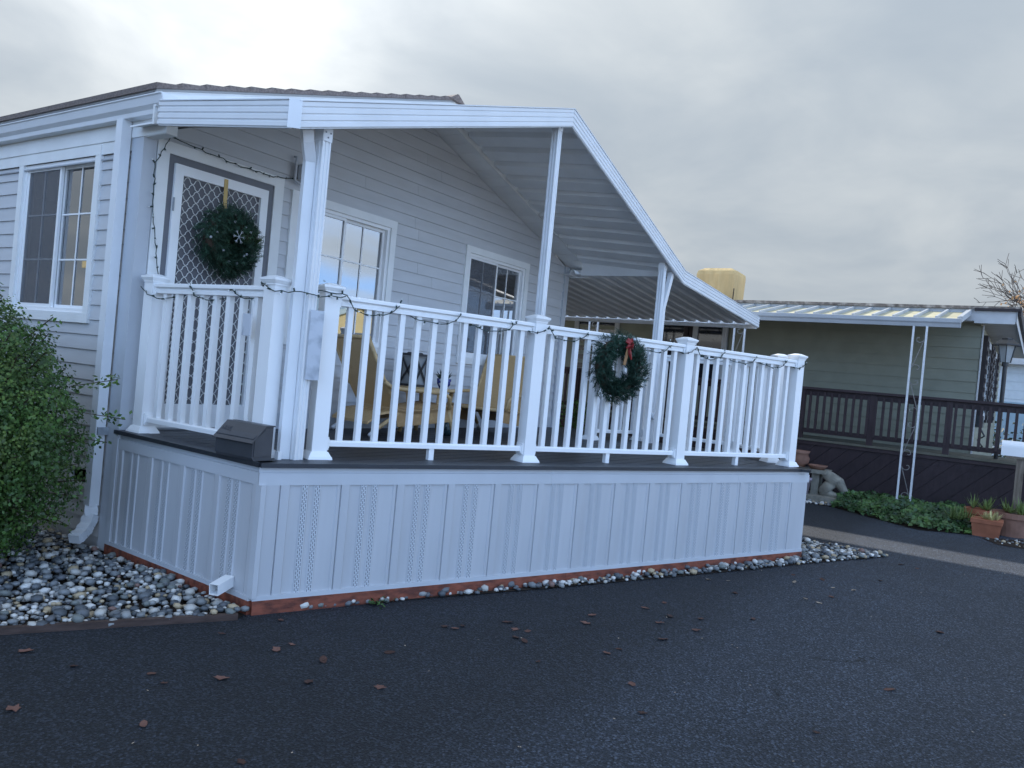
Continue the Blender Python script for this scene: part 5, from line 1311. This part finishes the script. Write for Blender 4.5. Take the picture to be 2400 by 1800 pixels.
# lamp post on the neighbour's deck
lp = thing('lamp_post', 'black lamp post with tapered frosted lantern near the far end of the deck', 'street lamp', (11.3, -4.985, 0.965))
lx, ly = 11.3, -4.985
mb = MB(); mb.tube([(lx, ly, 0.965), (lx, ly, 2.42)], 0.032, 10); mb.tube([(lx, ly, 2.42), (lx, ly, 2.48)], 0.05, 10); put('pole', mb, BLACKM, lp)
mb = MB(); mb.lathe((lx, ly, 2.48), [(0.075, 0), (0.125, 0.26)], 6); put('lamp_glass', mb, FROST, lp)
mb = MB()
for k in range(6):
    a = 2 * math.pi * k / 6; mb.tube([(lx + 0.077 * math.cos(a), ly + 0.077 * math.sin(a), 2.48), (lx + 0.128 * math.cos(a), ly + 0.128 * math.sin(a), 2.745)], 0.008, 4)
put('lamp_bar', mb, BLACKM, lp)
mb = MB(); mb.lathe((lx, ly, 2.742), [(0.215, 0), (0.20, 0.02), (0.10, 0.085), (0.085, 0.09), (0.085, 0.11), (0.02, 0.125)], 6); put('lamp_roof', mb, BLACKM, lp)

# mailbox of the neighbour on a timber post
nm = thing('mailbox', 'white arched mailbox on a weathered timber post above the pots', 'mailbox', (10.0, -5.33, 0))
mb = MB(); mb.cbox((10.0, -5.33, 0), 0.095, 0.095, 1.06); put('post', mb, PWOOD, nm)
mb = MB(); mb.bar((10.0, -5.15, 1.075), (10.0, -5.60, 1.075), 0.16, 0.03); put('mount_board', mb, PWOOD, nm)
ar = [(-0.085, 0), (0.085, 0)] + [(0.085 * math.cos(t), 0.125 + 0.085 * math.sin(t)) for t in [math.pi * i / 10 for i in range(11)]]
mb = MB(); mb.extr(ar, (10.0, -5.09, 1.091), (10.0, -5.60, 1.091), (1, 0, 0), (0, 0, 1)); put('box', mb, WHITE, nm)
mb = MB(); mb.tube([(9.94, -5.42, 0.86), (9.86, -5.42, 0.86)], 0.01, 6); mb.box((9.84, -5.52, 0.80), (9.90, -5.42, 0.84)); put('bracket', mb, TERRA, nm)
mb = MB(); mb.lathe((9.90, -5.50, 0.58), [(0.05, 0), (0.075, 0.10), (0.085, 0.10), (0.085, 0.13), (0.07, 0.13)], 14); tag(put('hanging_pot', mb, TERRA, None, True), 'small terracotta pot hung on the neighbour mailbox post', 'pot')

# pots and plants by the drive
def pot(name, label, c, R0, R1_, h, m_, plant=None, square=False, seed=1, cat='plant'):
    root = thing(name, label, cat, c); r = random.Random(seed); mb = MB()
    if square:
        mb.taper(c, R0 * 2, R1_ * 2, h * 0.78); mb.cbox(V(c) + V((0, 0, h * 0.78)), R1_ * 2.12, R1_ * 2.12, h * 0.22)
    else: mb.lathe(c, [(R0, 0), (R1_, h * 0.78), (R1_ * 1.10, h * 0.78), (R1_ * 1.12, h), (R1_ * 0.98, h), (R1_ * 0.92, h * 0.9)], 24)
    put('pot', mb, m_, root, False)
    if plant:
        mb = MB()
        for i in range(plant[1]): rosette(mb, V(c) + V((r.uniform(-R1_ * .6, R1_ * .6), r.uniform(-R1_ * .6, R1_ * .6), h * 0.95)), plant[2], plant[3], r, 1.1, plant[4])
        put('leaves', mb, plant[0], root)
    return root
pot('potted_aloe', 'round terracotta pot of spiky aloe left of the mailbox post', (9.75, -4.93, 0.0), 0.15, 0.19, 0.31, TERRA, (ALOE, 4, 14, 0.19, 0.013), seed=2)
pot('potted_bromeliad', 'low square terracotta planter of pale stubby leaves at the edge of the drive', (9.32, -5.03, 0.0), 0.15, 0.175, 0.23, TERRA, (PALE, 5, 12, 0.12, 0.014), True, seed=3)
pot('potted_aloe', 'wide terracotta pot of aloe in front of the mailbox post', (9.80, -5.30, 0.0), 0.19, 0.235, 0.32, TERRA2, (ALOE, 5, 13, 0.20, 0.013), seed=4)
# concrete bench with pots
bn = thing('garden_bench', 'low concrete bench with pots behind the corner of the deck', 'bench', (10.42, -2.25, 0))
mb = MB(); mb.box((10.22, -2.74, 0.44), (10.62, -1.5, 0.50)); put('seat', mb, CONC, bn)
mb = MB(); mb.box((10.27, -1.75, 0.10), (10.57, -1.6, 0.44)); put('leg', mb, CONC, bn)
mb = MB(); mb.box((10.30, -2.62, 0.10), (10.54, -2.50, 0.44)); put('leg', mb, CONC, bn)
mb = MB(); mb.box((10.0, -2.95, 0.0), (10.75, -1.4, 0.10)); tag(put('paving_slab', mb, CONC), 'grey concrete slab under the low bench', 'slab')
mb = MB(); mb.lathe((10.40, -2.25, 0.50), [(0.10, 0), (0.155, 0.08), (0.17, 0.15), (0.14, 0.21), (0.15, 0.22), (0.17, 0.27), (0.15, 0.27), (0.12, 0.22)], 24); tag(put('urn_pot', mb, TERRA2, None, True), 'bulbous terracotta urn standing on the low concrete bench', 'pot')
mb = MB(); mb.lathe((10.38, -2.56, 0.50), [(0.10, 0), (0.15, 0.055), (0.155, 0.07), (0.135, 0.07), (0.09, 0.02)], 24); tag(put('saucer_pot', mb, TERRA2, None, True), 'shallow terracotta saucer on the end of the concrete bench', 'pot')
mb = MB(); mb.lathe((10.15, -2.40, 0.10), [(0.10, 0), (0.13, 0.22), (0.145, 0.22), (0.145, 0.26), (0.125, 0.26)], 20); tag(put('plastic_pot', mb, LILAC, None, True), 'pale lilac plastic pot under the concrete bench', 'pot')
mb = MB(); mb.lathe((10.1, -2.08, 0.10), [(0.09, 0), (0.12, 0.24), (0.135, 0.24), (0.135, 0.29), (0.11, 0.29)], 20); tag(put('flower_pot', mb, TERRA, None, True), 'plain terracotta flower pot under the concrete bench', 'pot')
# cat statue leaning down from the bench end
def statue():
    vs = [(10.33, -2.64, 0.43), (10.33, -2.74, 0.45), (10.32, -2.84, 0.42), (10.31, -2.92, 0.345), (10.30, -2.97, 0.27), (10.30, -3.015, 0.215), (10.30, -3.075, 0.165), (10.31, -2.80, 0.30), (10.30, -2.74, 0.19), (10.29, -2.76, 0.13), (10.28, -2.87, 0.125), (10.28, -2.96, 0.12), (10.30, -2.62, 0.13)]
    rad = [0.07, 0.095, 0.105, 0.095, 0.075, 0.068, 0.030, 0.12, 0.115, 0.10, 0.06, 0.038, 0.07]
    es = [(0, 1), (1, 2), (2, 3), (3, 4), (4, 5), (5, 6), (2, 7), (7, 8), (8, 9), (9, 10), (10, 11), (8, 12)]
    me = bpy.data.meshes.new('body'); me.from_pydata([V(v) for v in vs], es, []); ob = bpy.data.objects.new('body', me); COL.objects.link(ob)
    sk = ob.modifiers.new('skin', 'SKIN'); ss = ob.modifiers.new('sub', 'SUBSURF'); ss.levels = 2; ss.render_levels = 2
    for i, sv in enumerate(me.skin_vertices[0].data): sv.radius = (rad[i], rad[i]); sv.use_root = (i == 2)
    me.materials.append(CONC)
    return ob
st = thing('cat_statue', 'grey stone cat statue stretching down beside the concrete bench', 'statue', (10.3, -2.8, 0.1))
ob = statue(); ob.parent = st; ob.location = -V((10.3, -2.8, 0.1)); ob['_o'] = (10.3, -2.8, 0.1)
for s in (-1, 1):
    mb = MB(); b = V((10.30 + s * 0.042, -2.985, 0.262)); mb.add([b + V((-0.022, 0.012, 0)), b + V((0.022, 0.012, 0)), b + V((0.012, -0.022, 0)), b + V((-0.012, -0.022, 0)), b + V((s * 0.012, -0.01, 0.06))], [(0, 1, 4), (1, 2, 4), (2, 3, 4), (3, 0, 4), (3, 2, 1, 0)]); put('ear', mb, CONC, st)
mb = MB(); mb.ball((10.30, -3.105, 0.155), 0.013, 8)
for s in (-1, 1): mb.ball((10.30 + s * 0.036, -3.06, 0.222), 0.010, 6)
put('face', mb, CONC, st, True)
# ivy bed
IV = [(9.75, -2.95), (8.75, -4.28), (9.2, -4.92), (10.0, -5.25), (10.76, -5.2), (10.76, -2.9), (10.1, -2.97)]
bi = bed('ivy_soil', IV, SOIL, 0.005)
r = random.Random(88); mb = MB(); k = 0
def ivh(x, y):
    d_ = min(1.0, max(0.0, (x - 8.75 - 0.75 * abs(y + 4.28)) / 1.0))
    return 0.04 + 0.17 * math.sqrt(d_) + 0.06 * noise.noise(V((x * 3, y * 3, 1.0)))
while k < 5200:
    x, y = r.uniform(8.6, 10.76), r.uniform(-5.2, -2.9)
    if not in_poly(x, y, IV): continue
    zz = max(0.01, ivh(x, y) * (0.35 + 0.7 * r.random() ** 0.4)); s = 0.035 + 0.03 * r.random()
    n = V((-0.55 + r.gauss(0, .5), r.gauss(0, .5), 1.0 + r.gauss(0, .3))).normalized(); a = Matrix.Rotation(r.random() * 6.283, 3, n) @ n.orthogonal().normalized(); b = n.cross(a); p = V((x, y, zz))
    mb.add([p, p + a * s * .35 + b * s * .55, p + a * s * .62 + b * s * .25, p + a * s * 1.1, p + a * s * .62 - b * s * .25, p + a * s * .35 - b * s * .55], [(0, 1, 2, 3), (0, 3, 4, 5)]); k += 1
o = put('ivy_ground_cover', mb, IVY); o['kind'] = 'stuff'; o['label'] = 'dark green ivy spilling from the bed in front of the brown deck'
mb = MB(); r = random.Random(6)
for i in range(9): rosette(mb, (9.35 + r.uniform(-.1, .1), -4.72 + r.uniform(-.12, .12), 0.16), 9, 0.20, r, 1.0, 0.008)
tag(put('spider_plant', mb, ALOE), 'tuft of pale grassy leaves at the right end of the ivy', 'plant')
bp_ = bed('pebble_patch', [(9.0, -5.0), (9.5, -5.5), (9.6, -6.3), (8.7, -6.0), (8.6, -5.2)], SOIL, 0.005)
place_pebbles(bp_, scatter([(9.0, -5.0), (9.5, -5.5), (9.6, -6.3), (8.7, -6.0), (8.75, -5.2)], 90, 0.015, 0.034, lambda x, y: 0.003, random.Random(12)), 0, random.Random(13))
bp2 = bed('pebble_strip', [(9.75, -2.95), (10.1, -2.9), (10.0, -1.4), (9.7, -1.4)], SOIL, 0.005)
place_pebbles(bp2, scatter([(9.75, -2.95), (10.0, -2.9), (9.98, -1.4), (9.7, -1.4)], 120, 0.02, 0.04, lambda x, y: 0.006, random.Random(14)), 0, random.Random(15))

# shrub by the carport wall seen through the balusters
mb = MB(); r = random.Random(19)
for i in range(700): leaf(mb, (6.75 + r.gauss(0, .12), -0.05 + r.gauss(0, .14), 0.75 + r.uniform(0, .55)), (r.gauss(0, 1), r.gauss(0, 1), 1), 0.05, 0.018, r)
cs = thing('potted_shrub', 'small leafy plant at the house corner seen between the balusters', 'plant', (6.75, -0.05, 0.0)); put('foliage', mb, LEAFG, cs)
mb = MB(); mb.lathe((6.75, -0.05, 0.5), [(0.12, 0), (0.16, 0.26), (0.14, 0.26)], 16); put('pot', mb, BLACKM, cs)

# ------------------------------------------------------------------ far things
fb = thing('far_house', 'pale blue-grey house beyond the lamp post at the right edge', 'house', (27, -12, 0))
mb = MB(); mb.box((27, -16, 0), (34, -3.4, 3.4)); put('wall', mb, BLUEW, fb)
for k in range(4): mb = MB(); mb.box((26.98, -16, 2.3 + 0.28 * k), (26.999, -3.4, 2.57 + 0.28 * k)); put('siding_board', mb, BLUEW, fb)
mb = MB(); mb.box((26.5, -16.3, 3.4), (34.5, -3.0, 3.65)); put('roof', mb, NFASC, fb)
for y0 in (-3.75, -6.2): mb = MB(); mb.box((26.94, y0 - 1.6, 0.9), (26.97, y0, 2.2)); put('window', mb, mat('pale_blue_pane', (0.30, 0.42, 0.50), 0.15, 0.6), fb)
mb = MB(); r = random.Random(23)
for i in range(2600): leaf(mb, (21 + r.gauss(0, .5), -5.4 + r.gauss(0, 1.2), abs(r.gauss(0.7, .28))), (r.gauss(0, 1), r.gauss(0, 1), 1), 0.10, 0.035, r)
hg = thing('dark_hedge', 'dark green hedge behind the far end of the brown railing', 'hedge', (21, -5.4, 0)); put('foliage', mb, DARKG, hg)
def bare_tree(name, label, base, h, seed, leafm=None, nleaf=0, cen=None):
    root = thing(name, label, 'tree', base); r = random.Random(seed); mb = MB(); tips = []
    def grow(p, d, L, rad, lev):
        n = 4; pts = [p]; dd = d.copy()
        for i in range(n):
            dd = (dd + V((r.gauss(0, .13), r.gauss(0, .13), r.gauss(0.02, .1)))).normalized(); pts.append(pts[-1] + dd * L / n)
        mb.tube(pts, [max(0.013, rad * (1 - 0.45 * i / n)) for i in range(n + 1)], 5 if lev < 3 else 3, False)
        tips.append(pts[-1])
        if lev >= 6: return
        for i in range(4 if lev in (1, 2) else 3):
            q = pts[r.choice((2, 3, 4)) if i else 4]; a = r.uniform(0, 6.283); o = Matrix.Rotation(a, 3, dd) @ dd.orthogonal().normalized()
            grow(q, (dd * 0.95 + o * r.uniform(.45, .95)).normalized(), L * r.uniform(.62, .80), rad * 0.56, lev + 1)
    grow(V(base), V((0, 0, 1)), h * 0.30, h * 0.024, 0)
    put('trunk', mb, BARK, root)
    if leafm:
        lm_ = MB()
        for i in range(nleaf):
            p = V(r.choice(tips)) if not cen else V(cen) + V((r.gauss(0, .5), r.gauss(0, .55), r.gauss(0, .5)))
            leaf(lm_, p + V((r.gauss(0, .25), r.gauss(0, .25), r.gauss(0, .25))), (r.gauss(0, 1), r.gauss(0, 1), r.gauss(0, 1)), 0.14, 0.05, r)
        put('leaves', lm_, leafm, root)
    return root
bare_tree('bare_tree', 'bare winter tree with a clump of orange leaves behind the green house', (38, -7.6, 0), 12.4, 3, ORANGE, 300, (37.6, -5.0, 6.6))

# across the street (seen in the window reflections)
ys = thing('street_house', 'pale yellow gabled house across the street mirrored in the porch window', 'house', (22.6, -20, 0))
mb = MB(); mb.box((18.4, -30, 0), (26.8, -20, 2.6)); mb.extr([(0, 0), (8.4, 0), (4.2, 1.5)], (18.4, -30, 2.6), (18.4, -20, 2.6), (1, 0, 0), (0, 0, 1)); put('wall', mb, YELW, ys)
for s in (0, 1):
    a = (18.0, 2.46) if s == 0 else (27.2, 2.46); b = (22.6, 4.13); mb = MB()
    mb.hexa([(a[0], -30.4, a[1]), (a[0], -19.6, a[1]), (b[0], -19.6, b[1]), (b[0], -30.4, b[1]), (a[0], -30.4, a[1] + .22), (a[0], -19.6, a[1] + .22), (b[0], -19.6, b[1] + .22), (b[0], -30.4, b[1] + .22)]); put('roof', mb, BLUET, ys)
mb = MB(); mb.box((19.2, -19.98, 0), (21.6, -19.93, 2.1)); put('garage_door', mb, WHITE, ys)
mb = MB(); mb.box((23.4, -19.98, 0.9), (25.2, -19.93, 2.0)); put('window', mb, DKPANE, ys)
def leafy_tree(name, label, base, h, R, seed):
    root = thing(name, label, 'tree', base); r = random.Random(seed); b = V(base); mb = MB()
    mb.tube([b, b + V((0.1, 0, h * 0.3)), b + V((0, 0.1, h * 0.7))], [0.28, 0.2, 0.08], 7)
    for i in range(9):
        a = r.uniform(0, 6.28); mb.tube([b + V((0, 0, h * r.uniform(.3, .55))), b + V((R * .7 * math.cos(a), R * .7 * math.sin(a), h * r.uniform(.55, .9)))], [0.10, 0.03], 5)
    put('trunk', mb, BARK, root); lm_ = MB()
    for i in range(60):
        a = r.uniform(0, 6.28); q = R * math.sqrt(r.random()); c_ = b + V((q * math.cos(a), q * math.sin(a), h * (0.38 + 0.60 * r.random() * (1.0 - 0.5 * q / R))))
        for j in range(60): leaf(lm_, c_ + V((r.gauss(0, .4), r.gauss(0, .4), r.gauss(0, .32))), (r.gauss(0, 1), r.gauss(0, 1), 1), 0.24, 0.09, r)
    put('crown', lm_, DARKG, root)
leafy_tree('street_tree', 'dark leafy tree left of the yellow house in the window reflection', (24, -36, 0), 6.8, 3.2, 1)
leafy_tree('street_tree', 'dark leafy tree behind the yellow house in the window reflection', (31, -33, 0), 6.2, 3.4, 2)
leafy_tree('street_tree', 'dark leafy tree far right in the porch window reflection', (38, -33, 0), 6.2, 3.2, 3)
lh = thing('left_neighbour_house', 'dim neighbouring house with pale awning mirrored in the side window', 'house', (-11, 8, 0))
mb = MB(); mb.box((-16, 1, 0), (-10.5, 16, 3.5)); put('wall', mb, mat('dim_grey_wall', (0.10, 0.10, 0.095), 0.7), lh)
mb = MB(); mb.box((-16.4, 0.6, 3.55), (-9.0, 18.4, 3.75)); put('roof', mb, YELW, lh)
for yy in (1.5, 6, 11): mb = MB(); mb.box((-9.2, yy, 0), (-9.1, yy + .1, 3.55)); put('post', mb, WHITE, lh)

# helper property is not part of the scene description
for o in bpy.data.objects:
    if '_o' in o: del o['_o']
